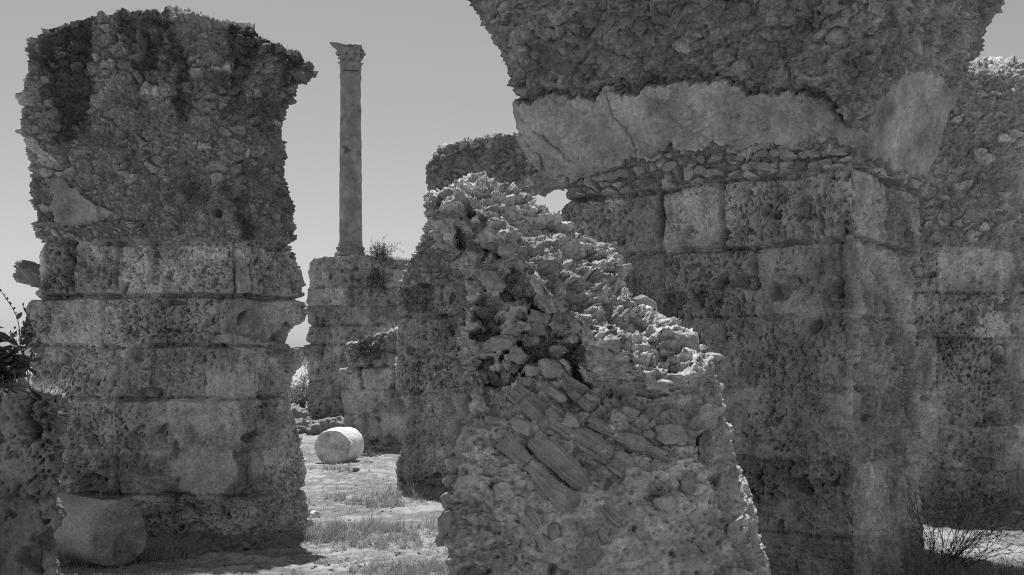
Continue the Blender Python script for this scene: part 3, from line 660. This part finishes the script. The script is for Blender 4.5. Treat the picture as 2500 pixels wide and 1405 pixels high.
# ------------------------------------------------------------------ column drums
def drum(name, c0, c1, r, mat, alb, label, seed, chip=0):
    """cylinder with worn rims lying from end c0 to end c1 (axis points)"""
    c0, c1 = np.array(c0), np.array(c1); d = c1-c0; Ln = np.linalg.norm(d); d /= Ln
    s_ = np.cross(d, (0, 0, 1.)); s_ /= np.linalg.norm(s_); u_ = np.cross(s_, d)
    prof = [(0, .0)]+[(0, q) for q in np.linspace(.03, .93, 40)]+[(.004, .955), (.010, .975), (.022, .99), (.04, 1.0)]
    prof += [(q, 1.0+.03*math.sin(math.pi*q/Ln)) for q in np.linspace(.05, Ln-.05, 70)]
    prof += [(Ln-.04, 1.0), (Ln-.022, .99), (Ln-.01, .975), (Ln-.004, .955)]+[(Ln, q) for q in np.linspace(.93, .03, 30)]+[(Ln, 0.)]
    na = 160; A = np.linspace(0, 2*np.pi, na, endpoint=False)
    pr = np.array(prof); a_, rr = pr[:, 0][:, None]+0*A[None], pr[:, 1][:, None]+0*A[None]; AA = A[None]+0*rr
    base = c0+d*a_[..., None]+s_*(rr*r*np.cos(AA))[..., None]+u_*(rr*r*np.sin(AA))[..., None]
    q = base.reshape(-1, 3)
    f1 = fbm(q*5, 4, seed); f2 = fbm(q*30, 3, seed+1)
    endm = (a_ < .03).ravel()
    disp = .012*f1+.004*f2
    off = np.zeros_like(q)
    out = (s_*(np.cos(AA))[..., None]+u_*(np.sin(AA))[..., None]).reshape(-1, 3)
    off += out*(disp*(rr.ravel() > .5))[:, None]
    off += d*(endm*(.02*fbm(q*7, 4, seed+4)+.006*f2))[:, None]
    if chip:                                             # broken-off oblique corner on the near rim
        cz = (np.cos(AA)*chip[0]+np.sin(AA)*chip[1]).ravel()
        cut = chip[2]*np.maximum(0, cz*rr.ravel()-.35)
        over = np.maximum(0, cut-a_.ravel()); off += d*(over*(a_.ravel() < Ln-.1))[:, None]+d*(.03*f1*(over > 0))[:, None]
        rough = over > 0
    else: rough = np.zeros(len(q), bool)
    q = q+off; n0, n1 = a_.shape
    i = np.arange(n0-1)[:, None]*na+np.arange(na)[None]; j = np.arange(n0-1)[:, None]*na+(np.arange(na)[None]+1) % na
    t = alb*(1+.15*f1); t = np.where(endm | rough, t*.85*(1+.3*fbm(q*12, 3, 9)), t)
    o = mesh_np(name, q-(c0+c1)/2, np.stack([i, i+na, j+na, j], -1), mat, None, t); o.location = (c0+c1)/2
    return tag(o, label, 'column drum')
x0, y0 = gnd(300, 1345)
drum('column_drum', (pxX(292, 8.05), 8.05, .215), (pxX(40, 9.0), 8.95, .225), .262, M_GRAN, .36, 'dark speckled granite column drum lying in shade at the foot of the tall pier', 5)
drum('column_drum', (pxX(806, 15.85), 15.85, .27), (pxX(852, 16.5), 16.5, .28), .285, M_MARB2, .66, 'bright pale marble column drum lying in full sun on the open ground', 6, (.92, .15, .22))

# ------------------------------------------------------------------ standing column
def lathe(name, prof, cx, cy, mat, parent, alb, seed, na=96, rough=.012, fs=4.0, band=None):
    pr = np.array(prof); A = np.linspace(0, 2*np.pi, na, endpoint=False)
    r = pr[:, 0][:, None]+0*A[None]; z = pr[:, 1][:, None]+0*A[None]
    q = np.stack([cx+r*np.cos(A), cy+r*np.sin(A), z], -1).reshape(-1, 3)
    n = np.stack([np.cos(A)+0*r, np.sin(A)+0*r, 0*r], -1).reshape(-1, 3)
    f = fbm(q*fs, 4, seed)
    t = alb*(1+.25*f)
    # veins running obliquely
    sk = np.stack([q[:, 0]*1.6+q[:, 2]*.9, q[:, 1]*1.6, q[:, 2]*1.5-q[:, 0]*1.3], -1); ve = np.abs(fbm(sk, 4, seed+3)); t = t*(1-.4*sstep(.05, .0, ve))*(1+.2*fbm(sk*3, 4, seed+6))
    if band is not None: t = t*(1-.55*sstep(.16, .05, np.abs(z.ravel()-band)+.06*f)*sstep(-.3, .2, fbm(q*5, 3, 2)))
    q = q+n*(rough*f+.35*rough*fbm(q*14, 3, seed+1)-.008*sstep(.03, 0, ve))[:, None]
    i = np.arange(len(pr)-1)[:, None]*na+np.arange(na)[None]; j = np.arange(len(pr)-1)[:, None]*na+(np.arange(na)[None]+1) % na
    return mesh_np(name, q, np.stack([i, j, j+na, i+na], -1), mat, parent, t)
def column():
    Y = 28.6; k = Y/F; cx = pxX(856, Y); Z = lambda py: pyZ(py, Y)
    root = empty('marble_column', (cx, Y, Z(628)), 'tall standing marble column with a broken leafy capital, on the far block wall', 'column')
    b = Z(628); r0 = 28*k
    prof = [(.01, b), (37*k, b), (38*k, b+.02), (38.5*k, b+6*k), (37.5*k, b+10*k), (33*k, b+11.5*k), (32*k, b+15*k), (33.5*k, b+17*k), (35*k, b+19*k), (35*k, b+22*k), (33*k, b+24.5*k), (30*k, b+26*k), (29.5*k, b+33*k), (28*k, b+34*k)]
    pp = []
    for (a, z0), (c, z1) in zip(prof[:-1], prof[1:]):
        for s in np.linspace(0, 1, 5, endpoint=False): pp.append((a+(c-a)*s, z0+(z1-z0)*s))
    lathe('base', pp+[prof[-1]], cx, Y, M_MARB, root, .26, 3)
    zb, zt = b+34*k, Z(180)
    pp = [(28.5*k, zb), (27.8*k, zb+4*k)]
    for s in np.linspace(.02, .965, 160): pp.append(((27.5-3.2*s**1.4)*k+(.25*k*math.sin(s*3.1)), zb+(zt-zb)*s))
    pp += [(25.2*k, zt-14*k), (26.6*k, zt-11*k), (27.0*k, zt-7*k), (26.2*k, zt-3*k), (25*k, zt), (.01, zt)]
    sh_ = lathe('shaft', pp, cx, Y, M_MARB, root, .27, 13, band=Z(371))
    # capital: bell, two tiers of curled leaves, corner stalks, broken abacus
    ct = zt+1.5*k; H = 62*k
    pp = [(23*k, ct)]+[((22.8+3*s+8*s**3)*k, ct+H*.86*s) for s in np.linspace(.02, 1, 40)]+[(.01, ct+H*.86)]
    cap = lathe('capital', pp, cx, Y, M_MARB, root, .25, 23, 72, .014, 6)
    def leaf(ang, z0, h, w, r_in, curl, flare):
        n, m = 22, 11; V = []
        for i in range(n):
            s = i/(n-1)
            rr = r_in+flare*s**2.2+curl*max(0, s-.72)*1.6; zz = z0+h*(s if s < .86 else .86+.10*math.sin((s-.86)/.14*math.pi))
            if s > .86: rr += curl*.5
            wd_ = w*(.72+.38*math.sin(math.pi*min(1, s*1.05)))*(1-.55*max(0, s-.7)/.3)
            for j in range(m):
                c = (j/(m-1))*2-1
                lobes = 1+.14*abs(math.sin(s*math.pi*3.5))*abs(c)
                th = ang+c*wd_*lobes/rr
                r2 = rr+.012*(1-abs(c)*1.6)+.010*math.cos(c*9)-.02*abs(c)**2
                V.append((cx+r2*math.cos(th), Y+r2*math.sin(th), zz-.03*abs(c)**2*s))
        i = np.arange(n-1)[:, None]*m+np.arange(m-1)[None]; Fq = np.stack([i, i+1, i+m+1, i+m], -1).reshape(-1, 4)
        V = np.array(V); inner = V.copy(); cc = np.array([cx, Y, 0]); dxy = (V-cc); dxy[:, 2] = 0; inner = V-dxy*.10
        Fi = Fq[:, ::-1]+len(V)
        mesh_np('acanthus_leaf', np.concatenate([V, inner]), np.concatenate([Fq, Fi]), M_MARB, cap, .24*(1+.25*fbm(np.concatenate([V, inner])*12, 3, 3)))
    for q in range(8): leaf(q*math.pi/4+.2, ct+1*k, H*.42, 10.5*k, 23.5*k, 3.2*k, 3*k)
    for q in range(8): leaf(q*math.pi/4+.2+math.pi/8, ct+H*.16, H*.52, 11*k, 24*k, 3.5*k, 5*k)
    for q in range(4):                                   # corner stalks rising to the volutes
        a = q*math.pi/2+math.pi/4
        for s in (-.22, .22):
            if q == 3 and s > 0: continue
            leaf(a+s, ct+H*.42, H*.48, 7*k, 25*k, 3*k, 9*k)
    # abacus, concave sides, one corner lost
    na = 120; A = np.linspace(0, 2*np.pi, na, endpoint=False); V = []
    def rad(a):
        w = ((a-math.pi/4) % (math.pi/2))-math.pi/4
        full = 62 if math.cos(a) < 0 else 45                    # the right-hand corners are broken away
        r = k*(29+(full-29)*abs(w/(math.pi/4))**2.2)
        return r*(1+.025*math.sin(a*11)+.03*math.sin(a*23+1))
    lv = [(-1.3, .55), (-.7, .62), (-.2, .74), (.15, .90), (.4, .98), (.55, 1.0), (.95, 1.0), (1.0, .95)]
    for f_, sc in lv:
        for a in A:
            droop = .012*math.sin(a*5+1)-(.05 if math.cos(a) > .2 else 0)*math.cos(a)
            V.append((cx+rad(a)*sc*math.cos(a), Y+rad(a)*sc*math.sin(a), ct+H*.83+f_*(10*k)+(droop if f_ > .3 else 0)))
    V.append((cx, Y, ct+H*.83+10*k)); n = len(lv)
    i = np.arange(n-1)[:, None]*na+np.arange(na)[None]; j = np.arange(n-1)[:, None]*na+(np.arange(na)[None]+1) % na
    Ft = [((n-1)*na+a, (n-1)*na+(a+1) % na, n*na) for a in range(na)]
    mesh_np('abacus', np.array(V), np.stack([i, j, j+na, i+na], -1), M_MARB, cap, np.full(len(V), .22), True, Ft)
    for a, rr, zz, r in ((-1.5, 29, .93, 4.5), (-.45, 33, .74, 6), (-.3, 32, .62, 4.5)):
        rock('worn_knob', cap, (cx+rr*k*math.cos(a), Y+rr*k*math.sin(a), ct+H*zz), (r*k, r*k, r*k*1.1), int(zz*100), None, .21, 3, M_MARB, .2)
column()

# ------------------------------------------------------------------ plants
def tubes(paths, sides=4):
    V, Fq = [], []; n = 0
    for pts, r0, r1 in paths:
        pts = np.array(pts); m = len(pts)
        d = np.gradient(pts, axis=0); d /= np.maximum(np.linalg.norm(d, axis=1, keepdims=True), 1e-9)
        ref = np.array([.3, .2, .93]) if abs(d[0] @ np.array([.3, .2, .93])) < .9 else np.array([1., 0, 0])
        a = np.cross(d, ref); a /= np.maximum(np.linalg.norm(a, axis=1, keepdims=True), 1e-9); b = np.cross(d, a)
        r = np.linspace(r0, r1, m)[:, None]
        for s in range(sides):
            t = 2*math.pi*s/sides; V.append(pts+a*r*math.cos(t)+b*r*math.sin(t))
        for s in range(sides):
            i = n+s*m+np.arange(m-1); j = n+((s+1) % sides)*m+np.arange(m-1)
            Fq.append(np.stack([i, j, j+1, i+1], -1))
        n += m*sides
    return np.concatenate(V), np.concatenate(Fq)
def leaves(C, Dv, size, rs, width=.35, fold=.15):
    """diamond leaves with a fold: C positions, Dv directions (m,3)"""
    m = len(C); Dv = Dv/np.linalg.norm(Dv, axis=1, keepdims=True)
    s = rs.randn(m, 3); s = s-Dv*(s*Dv).sum(1, keepdims=True); s /= np.linalg.norm(s, axis=1, keepdims=True); n = np.cross(Dv, s)
    Ls = (size*rs.uniform(.6, 1.25, m))[:, None]
    base = C; tip = C+Dv*Ls-n*Ls*.12; l1 = C+Dv*Ls*.35+s*Ls*width*.5+n*Ls*fold; r1 = C+Dv*Ls*.35-s*Ls*width*.5+n*Ls*fold
    l2 = C+Dv*Ls*.7+s*Ls*width*.38+n*Ls*fold*.7; r2 = C+Dv*Ls*.7-s*Ls*width*.38+n*Ls*fold*.7; mid = C+Dv*Ls*.5
    V = np.stack([base, l1, l2, tip, r2, r1, mid], 1).reshape(-1, 3); o = np.arange(m)[:, None]*7
    Ft = np.concatenate([o+np.array([[0, 1, 6]]), o+np.array([[1, 2, 6]]), o+np.array([[2, 3, 6]]), o+np.array([[3, 4, 6]]), o+np.array([[4, 5, 6]]), o+np.array([[5, 0, 6]])])
    return V, Ft
def stem_path(p, d, Ln, n, rs, wig, up=0.0):
    pts = [np.array(p, float)]; d = np.array(d, float); d /= np.linalg.norm(d)
    for i in range(n):
        d = d+rs.randn(3)*wig+np.array([0, 0, up]); d /= np.linalg.norm(d); pts.append(pts[-1]+d*Ln/n)
    return pts
def shrub(name, loc, label, cat, seed, nst, ht, spread, twigs, tw_len, lsize, nleaf, r0=.006, lean=(0, 0, 0), wig=.18, up=.03, matL=None, matS=None, lw=.4, stem_seg=9, leafy=1.0, group=None):
    rs = np.random.RandomState(seed); loc = np.array(loc, float); root = empty(name, loc, label, cat, group)
    paths, C, Dv = [], [], []
    for i in range(nst):
        a = rs.uniform(0, 2*math.pi); e = abs(rs.randn())*spread
        d = np.array([math.cos(a)*e+lean[0], math.sin(a)*e+lean[1], 1+lean[2]])
        b = loc+np.array([rs.randn()*.02*ht*3, rs.randn()*.02*ht*3, -.02])
        pts = stem_path(b, d, ht*rs.uniform(.55, 1.1), stem_seg, rs, wig, up); paths.append((pts, r0, r0*.35))
        for q in range(twigs):
            s = rs.randint(2, stem_seg+1); base = pts[s]; dd = (pts[s]-pts[s-1]); dd = dd/np.linalg.norm(dd)+rs.randn(3)*.65
            tp = stem_path(base, dd, tw_len*rs.uniform(.4, 1.2), 5, rs, wig*1.4, up); paths.append((tp, r0*.5, r0*.22))
            for w in range(nleaf):
                t = rs.randint(1, 6)
                if rs.rand() < leafy: C.append(tp[t]+rs.randn(3)*.004); Dv.append((tp[t]-tp[t-1])/np.linalg.norm(tp[t]-tp[t-1])+rs.randn(3)*.7)
    V, Fq = tubes(paths, 3); mesh_np('stems', V, Fq, matS or M_TWIG, root)
    if C:
        V, Ft = leaves(np.array(C), np.array(Dv), lsize, rs, lw); mesh_np('leaves', V, None, matL or M_BUSH, root, None, False, Ft)
    return root
x, y = gnd(2290, 1395)
shrub('twiggy_shrub', (x+.02, y, .0), 'wiry dark twiggy bush growing on the ground beside the right foot of the vaulted pier', 'shrub', 4, 46, .85, .62, 9, .17, .02, 2, .0034, (.42, -.1, -.1), .14, .0, M_BUSH, M_TWIG, .45, 11, .5)
shrub('leafy_shrub', (pxX(930, 28.2), 28.15, pyZ(640, 28.2)), 'bushy shrub growing on top of the far wall right beside the column base', 'shrub', 8, 26, .62, .75, 7, .25, .055, 4, .008, (.05, 0, 0), .16, .0, M_BUSH, M_TWIG)
shrub('hanging_plant', (pxX(915, 27.9), 27.88, pyZ(655, 28)), 'dark plant hanging down the face of the far wall below the shrub', 'plant', 9, 22, .75, .45, 6, .2, .06, 4, .007, (.0, -.35, -1.55), .2, -.12, M_BUSH, M_TWIG)
shrub('wall_plant', (pxX(895, 18.2), 18.2, pyZ(868, 18.2)), 'dark leafy plant rooted in the sloping top of the wall behind the marble drum', 'plant', 12, 30, .42, .75, 6, .14, .05, 5, .006, (-.1, -.3, 0), .2, -.01, M_BUSH, M_TWIG)
shrub('small_twig', (pxX(692, 9.8), 9.85, pyZ(134, 9.8)), 'tiny twig sprouting from the top right edge of the tall left pier', 'plant', 15, 5, .12, .6, 2, .06, .014, 4, .002, (.7, 0, -.3), .12, .0, M_BUSH, M_TWIG)
shrub('dry_tuft', (pxX(2440, 12.0), 12.0, pyZ(182, 12.0)), 'small dry plant tuft on the top of the wall at the right edge', 'plant', 17, 14, .22, .5, 2, .06, .02, 2, .0025, (0, 0, 0), .15, .0, M_BUSH, M_TWIG)

# leafy plant and tall dry stalk on the near stub
def oleander():
    rs = np.random.RandomState(5); b = np.array([pxX(-10, 5.5), 5.5, pyZ(985, 5.5)])
    root = empty('leafy_plant', b, 'dark broad-leaved plant with a tall dry seed stalk on top of the left wall stub', 'plant')
    paths, C, Dv = [], [], []
    k = 5.5/F
    for i in range(16):
        base = b+np.array([rs.uniform(-.2, .17), rs.uniform(-.15, .12), 0])
        d = np.array([rs.randn()*.25+.05, rs.randn()*.25, 1]); pts = stem_path(base, d, rs.uniform(.12, .42), 7, rs, .09, .03); paths.append((pts, .005, .003))
        for s in range(2, 8):
            for w in range(3 if s > 4 else 1):
                a = rs.uniform(0, 6.28); dd = np.array([math.cos(a), math.sin(a), rs.uniform(-.7, .6)]); C.append(pts[s]); Dv.append(dd)
    V, Fq = tubes(paths, 5); mesh_np('stems', V, Fq, M_TWIG, root)
    V, Ft = leaves(np.array(C), np.array(Dv), .15, rs, .34, .07); mesh_np('leaves', V, None, M_LEAF, root, None, False, Ft)
    sp = []; C, Dv = [], []
    for (ax, ay, bx, by) in ((62, 960, 8, 692), (64, 850, 72, 745), (60, 900, 74, 805)):
        p0 = np.array([pxX(ax, 5.45), 5.45, pyZ(ay, 5.45)]); p1 = np.array([pxX(bx, 5.45), 5.4, pyZ(by, 5.45)])
        m = 26; pts = [p0+(p1-p0)*(i/(m-1)**1)+np.array([.012*math.sin(i*.45), 0, .0])*(1 if i else 0)+np.array([.05*math.sin(math.pi*i/(m-1)), 0, 0])*(ax == 62) for i in range(m)]
        sp.append((pts, .0036, .0016))
        for i in range(m//3, m):
            for w in range(2): C.append(pts[i]+rs.randn(3)*.002); Dv.append(rs.randn(3)*.8+np.array([0, 0, 1]))
    V, Fq = tubes(sp, 5); mesh_np('dry_stalk', V, Fq, M_TWIG, root)
    V, Ft = leaves(np.array(C), np.array(Dv), .017, rs, .6, .1); mesh_np('seed_pods', V, None, M_TWIG, root, None, False, Ft)
    C, Dv = [], []
    for i in range(60): C.append(np.array([pxX(64+rs.randn()*14, 5.45), 5.45+rs.randn()*.04, pyZ(820+rs.randn()*16, 5.45)])); Dv.append(rs.randn(3)+np.array([0, 0, .3]))
    V, Ft = leaves(np.array(C), np.array(Dv), .045, rs, .5, .1); mesh_np('upper_leaves', V, None, M_BUSH, root, None, False, Ft)
oleander()

# far tree and palm seen through the gaps
def tree():
    rs = np.random.RandomState(3); Y = 36; c = np.array([pxX(738, Y), Y, 0.]); root = empty('leafy_tree', c, 'small pale-leaved tree far behind, seen in the gap between pier and far wall', 'tree')
    paths = [(stem_path(c+np.array([0, 0, -.1]), (0, 0, 1), .35, 6, rs, .05), .11, .08)]; tips = []
    for i in range(26):
        p = stem_path(paths[0][0][-1], np.array([rs.randn()*1.3, rs.randn()*1.3, .8]), rs.uniform(.5, 1.25), 6, rs, .15); paths.append((p, .04, .012)); tips += p[3:]
    V, Fq = tubes(paths, 6); mesh_np('trunk', V, Fq, M_TWIG, root)
    tips = np.array(tips); C = np.repeat(tips, 60, 0)+rs.randn(len(tips)*60, 3)*.13
    V, Ft = leaves(C, rs.randn(len(C), 3)+np.array([0, 0, -.2]), .08, rs, .5); mesh_np('crown', V, None, M_TREE, root, None, False, Ft)
    Y = 44; c = np.array([pxX(765, Y), Y, 0.]); root = empty('palm_tree', c, 'palm far behind whose frond crosses the small sky hole beside the tall pier', 'palm')
    top = c+np.array([0, 0, 2.15]); paths = [(stem_path(c+np.array([0, 0, -.1]), (0, 0, 1), 2.25, 10, rs, .01), .2, .14)]
    V, Fq = tubes(paths, 10); mesh_np('trunk', V, Fq, M_TWIG, root)
    for i in range(16):
        a = i*2.4; d = np.array([math.cos(a), math.sin(a)*.8, rs.uniform(.1, .9)])
        p = np.array(stem_path(top, d, 1.3, 14, rs, .02, -.10)); V1, F1 = tubes([(p, .02, .006)], 4); o = mesh_np('frond', V1, F1, M_BUSH, root)
        C, Dv = [], []
        for s in range(2, 15):
            tg = p[s]-p[s-1]; tg /= np.linalg.norm(tg); sd_ = np.cross(tg, (0, 0, 1)); sd_ /= np.linalg.norm(sd_)
            for w in (-1, 1):
                for e in (0, .5): C.append(p[s]-tg*e*.09); Dv.append(sd_*w+tg*.6-np.array([0, 0, .25]))
        V2, F2 = leaves(np.array(C), np.array(Dv), .34, rs, .09, .02); mesh_np('leaflets', V2, None, M_BUSH, o, None, False, F2)
tree()

# ------------------------------------------------------------------ loose rocks and low remains
def ground_rock(name, px, py, r, seed, label, alb=.26, sub=4, group=None, cat='rock', mat=None):
    X, Y = gnd(px, py); z = float(gz(np.array([X]), np.array([Y]))[0]); o = empty(name, (X, Y, z), label, cat, group)
    bpy.data.objects.remove(o)
    P, T = rock_shape(seed, sub, rough=.07); P = P*np.array(r); P[:, 2] += r[2]*.45
    m = mesh_np(name, P, None, mat or M_ROCK, None, alb*(1+.2*fbm(P*14+seed, 3, 4)), True, T); m.location = (X, Y, z); m.rotation_euler = (0, 0, seed*1.7)
    return tag(m, label, cat, group)
ground_rock('rock', 297, 1366, (.095, .07, .055), 31, 'pale flat rock in the grass before the granite drum', .30)
ground_rock('rock', 767, 1262, (.07, .06, .06), 35, 'bright sunlit stone at the right foot of the tall left pier', .6)
ground_rock('rock', 870, 1160, (.07, .06, .05), 36, 'rounded sunlit stone beside a dry grass tuft in front of the marble drum', .28)
for i, (px, py, r) in enumerate([(528, 1338, .035), (552, 1333, .045), (575, 1328, .04), (600, 1330, .05), (622, 1322, .06), (640, 1330, .03), (470, 1350, .04), (485, 1345, .03), (700, 1325, .025), (540, 1350, .02)]):
    ground_rock('small_stone', px, py, (r, r*.85, r*.7), 41+i, 'small rough grey stone in the shaded row at the front of the tall pier', .24, 3, 'stones at the foot of the tall pier', 'stone')
for i, (px, py, w, h) in enumerate([(718, 1003, 42, 26), (728, 1042, 60, 20), (808, 1044, 70, 24), (705, 978, 30, 14)]):
    X, Y = gnd(px, py+16); Y = min(Y, 25.5) if i != 3 else 27; X = pxX(px, Y); k = Y/F
    lab = ['dark stone block behind the right edge of the tall pier', 'low ruined footing stone at the gap beside the tall pier', 'low rubble footing behind the bright marble drum', 'farthest low stone seen past the edge of the tall pier'][i]
    P, T = rock_shape(300+i, 5, 16, 30, .06); P = P*np.array([w*k*1.1, .5, h*k*1.6]); ph, _, _ = rubble(P+i*7, .13, .05, .6, 90)
    P = P*(1+ph[:, None]/np.maximum(np.linalg.norm(P, axis=1, keepdims=True), .1))
    m = mesh_np('footing_stone', P, None, M_RUB, None, np.full(len(P), .24), True, T); m.location = (X, Y, .1 if i < 3 else .3); tag(m, lab, 'stone')

# ------------------------------------------------------------------ grass
def blades(name, spec, mat, seed, label=None):
    """spec: list of (x, y, sx, sy, count, height) clumps on the ground; every clump is many small tussocks of radiating blades"""
    rs = np.random.RandomState(seed); B, Hh, LA, LE = [], [], [], []
    for x, y, sx, sy, n, h in spec:
        nt_ = max(1, n//9)
        tx, ty = x+rs.randn(nt_)*sx, y+rs.randn(nt_)*sy; th = h*np.clip(rs.gamma(3.2, .3, nt_), .25, 2.0)
        k = rs.randint(0, nt_, n); B.append(np.stack([tx[k]+rs.randn(n)*.012, ty[k]+rs.randn(n)*.012], -1))
        Hh.append(th[k]*rs.uniform(.4, 1.15, n)); LA.append(rs.uniform(0, 6.28, n)); LE.append(np.abs(rs.randn(n))*.45+.12)
    B, Hh, la, lean = map(np.concatenate, (B, Hh, LA, LE)); X, Y = B[:, 0], B[:, 1]; n = len(X); z = gz(X, Y)-.01
    la = np.where(rs.rand(n) < .5, vnoise(np.stack([X, Y, 0*X], -1)*2, 3)*4, la)
    d = np.stack([np.cos(la)*lean, np.sin(la)*lean, np.ones(n)], -1); d /= np.linalg.norm(d, axis=1, keepdims=True)
    wa = rs.uniform(0, 6.28, n); w = np.stack([np.cos(wa), np.sin(wa), 0*wa], -1)*(.0008+.00016*Y)[:, None]
    b = np.stack([X, Y, z], -1); m = b+d*Hh[:, None]*.55; dr = d+np.stack([np.cos(la), np.sin(la), -.6+0*la], -1)*.45; t = m+dr/np.linalg.norm(dr, axis=1, keepdims=True)*Hh[:, None]*.5
    V = np.stack([b-w, b+w, m+w*.75, m-w*.75, t], 1).reshape(-1, 3); o = np.arange(n)[:, None]*5
    ob = mesh_np(name, V, o+np.array([[0, 1, 2, 3]]), mat, None, None, False, o+np.array([[3, 2, 4]])); tag(ob, kind='stuff')
    return ob
rs = np.random.RandomState(77); spec = []
def patch(px0, px1, py0, py1, clumps, n, h, s=.12):
    for i in range(clumps):
        x, y = gnd(rs.uniform(px0, px1), rs.uniform(py0, py1)); spec.append((x, y, s*rs.uniform(.5, 1.4), s*.7, int(n*rs.uniform(.4, 1.5)), h*rs.uniform(.6, 1.25)))
patch(815, 1060, 1208, 1238, 26, 130, .13, .14)        # tuft band before the middle pier
patch(960, 1110, 1195, 1212, 10, 50, .13, .1)
patch(800, 835, 1152, 1162, 5, 90, .12, .08); patch(840, 868, 1152, 1162, 3, 60, .11, .06)
patch(890, 910, 1128, 1134, 2, 40, .1, .05); patch(870, 975, 1108, 1116, 10, 40, .1, .12)
patch(830, 1095, 1285, 1335, 34, 150, .12, .13)        # band in the lit foreground
patch(880, 1110, 1372, 1425, 30, 170, .11, .12)
patch(770, 830, 1285, 1318, 12, 160, .13, .1)
patch(150, 330, 1352, 1375, 16, 150, .12, .1)          # around the granite drum
patch(330, 440, 1335, 1362, 16, 200, .15, .09); patch(420, 760, 1305, 1325, 30, 110, .09, .12)
patch(690, 830, 1325, 1340, 6, 80, .07, .1)
patch(2270, 2340, 1380, 1420, 8, 200, .16, .1); patch(2340, 2520, 1392, 1425, 14, 120, .12, .1); patch(1880, 2270, 1405, 1430, 10, 100, .12, .12)
patch(740, 850, 1018, 1034, 14, 40, .16, .3); patch(690, 745, 1015, 1040, 8, 40, .16, .3)
patch(760, 1080, 1130, 1300, 60, 14, .05, .25); patch(2270, 2500, 1270, 1380, 25, 12, .05, .2); patch(150, 800, 1350, 1420, 40, 12, .04, .2)
ob = blades('grass', spec, M_GRASS, 5)
def litter():
    rs = np.random.RandomState(9); n = 26000
    px = np.concatenate([rs.uniform(730, 1120, n), rs.uniform(2240, 2520, n//3), rs.uniform(120, 800, n//2)]); py = np.concatenate([1405-rs.power(1.1, n)*310, rs.uniform(1245, 1420, n//3), rs.uniform(1330, 1430, n//2)])
    Y = EYE*F/(py-HZ); X = (px-CX)/F*Y
    k = fbm(np.stack([X*1.1, Y*2.4, 0*X], -1), 3, 77) > -.1; X, Y = X[k], Y[k]; n = len(X)
    b = np.stack([X, Y, gz(X, Y)+.004], -1); a = rs.uniform(0, 6.28, n); d = np.stack([np.cos(a), np.sin(a), rs.uniform(-.05, .55, n)], -1)*rs.uniform(.02, .07, n)[:, None]
    w = np.stack([-np.sin(a), np.cos(a), 0*a], -1)*(.0009+.00018*Y)[:, None]
    V = np.stack([b-w, b+w, b+d], 1).reshape(-1, 3)
    tag(mesh_np('dry_litter', V, None, M_GRASS, None, None, False, np.arange(n*3).reshape(-1, 3)), kind='stuff')
litter()
def gravel():
    rs = np.random.RandomState(19); n = 600
    px = np.concatenate([rs.uniform(735, 1110, n), rs.uniform(2240, 2520, n//5), rs.uniform(130, 800, n//2)]); py = np.concatenate([rs.uniform(1120, 1415, n), rs.uniform(1260, 1420, n//5), rs.uniform(1318, 1425, n//2)])
    Y = EYE*F/(py-HZ); X = (px-CX)/F*Y; r = .004+.006*rs.gamma(1.2, .6, len(X)); k = fbm(np.stack([X*.9, Y*1.5, 0*X], -1), 3, 61) > .0; X, Y, r = X[k], Y[k], np.minimum(r, .035)[k]
    V, T = rock_shape(77, 3, 8, 30, .1); V2, T2 = ico(1); V2 = V2*(1+.25*fbm(V2*1.7, 2, 4)[:, None]); m = len(V2); n = len(X)
    a = rs.uniform(0, 6.28, n); sc = rs.uniform(.6, 1.2, (n, 3))*np.array([1.2, 1, .7]); P = V2[None]*sc[:, None]*r[:, None, None]
    Q = P.copy(); Q[..., 0] = P[..., 0]*np.cos(a)[:, None]-P[..., 1]*np.sin(a)[:, None]; Q[..., 1] = P[..., 0]*np.sin(a)[:, None]+P[..., 1]*np.cos(a)[:, None]
    Q += np.stack([X, Y, gz(X, Y)+r*.3], -1)[:, None]
    t = np.repeat(rs.uniform(.16, .36, n), m)
    tag(mesh_np('gravel', Q.reshape(-1, 3), None, M_ROCK, None, t, True, (T2[None]+np.arange(n)[:, None, None]*m).reshape(-1, 3)), kind='stuff')
gravel()
# tufts on the tops of the walls
def top_tuft(name, pts, seed, label, h=.12, mat=None):
    rs2 = np.random.RandomState(seed)
    P = np.array(pts)[rs2.randint(0, len(pts), 260)]+rs2.randn(260, 3)*np.array([.09, .07, .012])
    V, Ft = leaves(P, rs2.randn(260, 3)*.45+np.array([0, 0, 1]), h, rs2, .05, .01); tag(mesh_np('grass', V, None, mat or M_GRASS, None, None, False, Ft), kind='stuff')
Y = 5.45; top_tuft('grass_tuft', [(pxX(q, Y), Y, pyZ(955+q*.02, Y)) for q in (20, 45, 75, 95)], 1, 'thin grass growing on the top of the left wall stub', .10)
Y = 18.7; top_tuft('grass_tuft', [(pxX(q, Y), Y, pyZ(w, Y)) for q, w in ((900, 838), (925, 822), (950, 812), (975, 806))], 2, 'dry grass on the sloping wall top under the far column', .18)
Y = 12.1; top_tuft('grass_tuft', [(pxX(q, Y), Y, pyZ(182, Y)) for q in (2390, 2410, 2450, 2480, 2495)], 3, 'dry grass fringe along the crest of the wall at the right edge', .09)
Y = 10.0; top_tuft('grass_tuft', [(pxX(q, Y), Y, pyZ(w, Y)) for q, w in ((560, 88), (625, 104), (655, 122), (690, 144))], 4, 'sparse dry tufts along the sunny sloping crown of the tall left pier', .06)
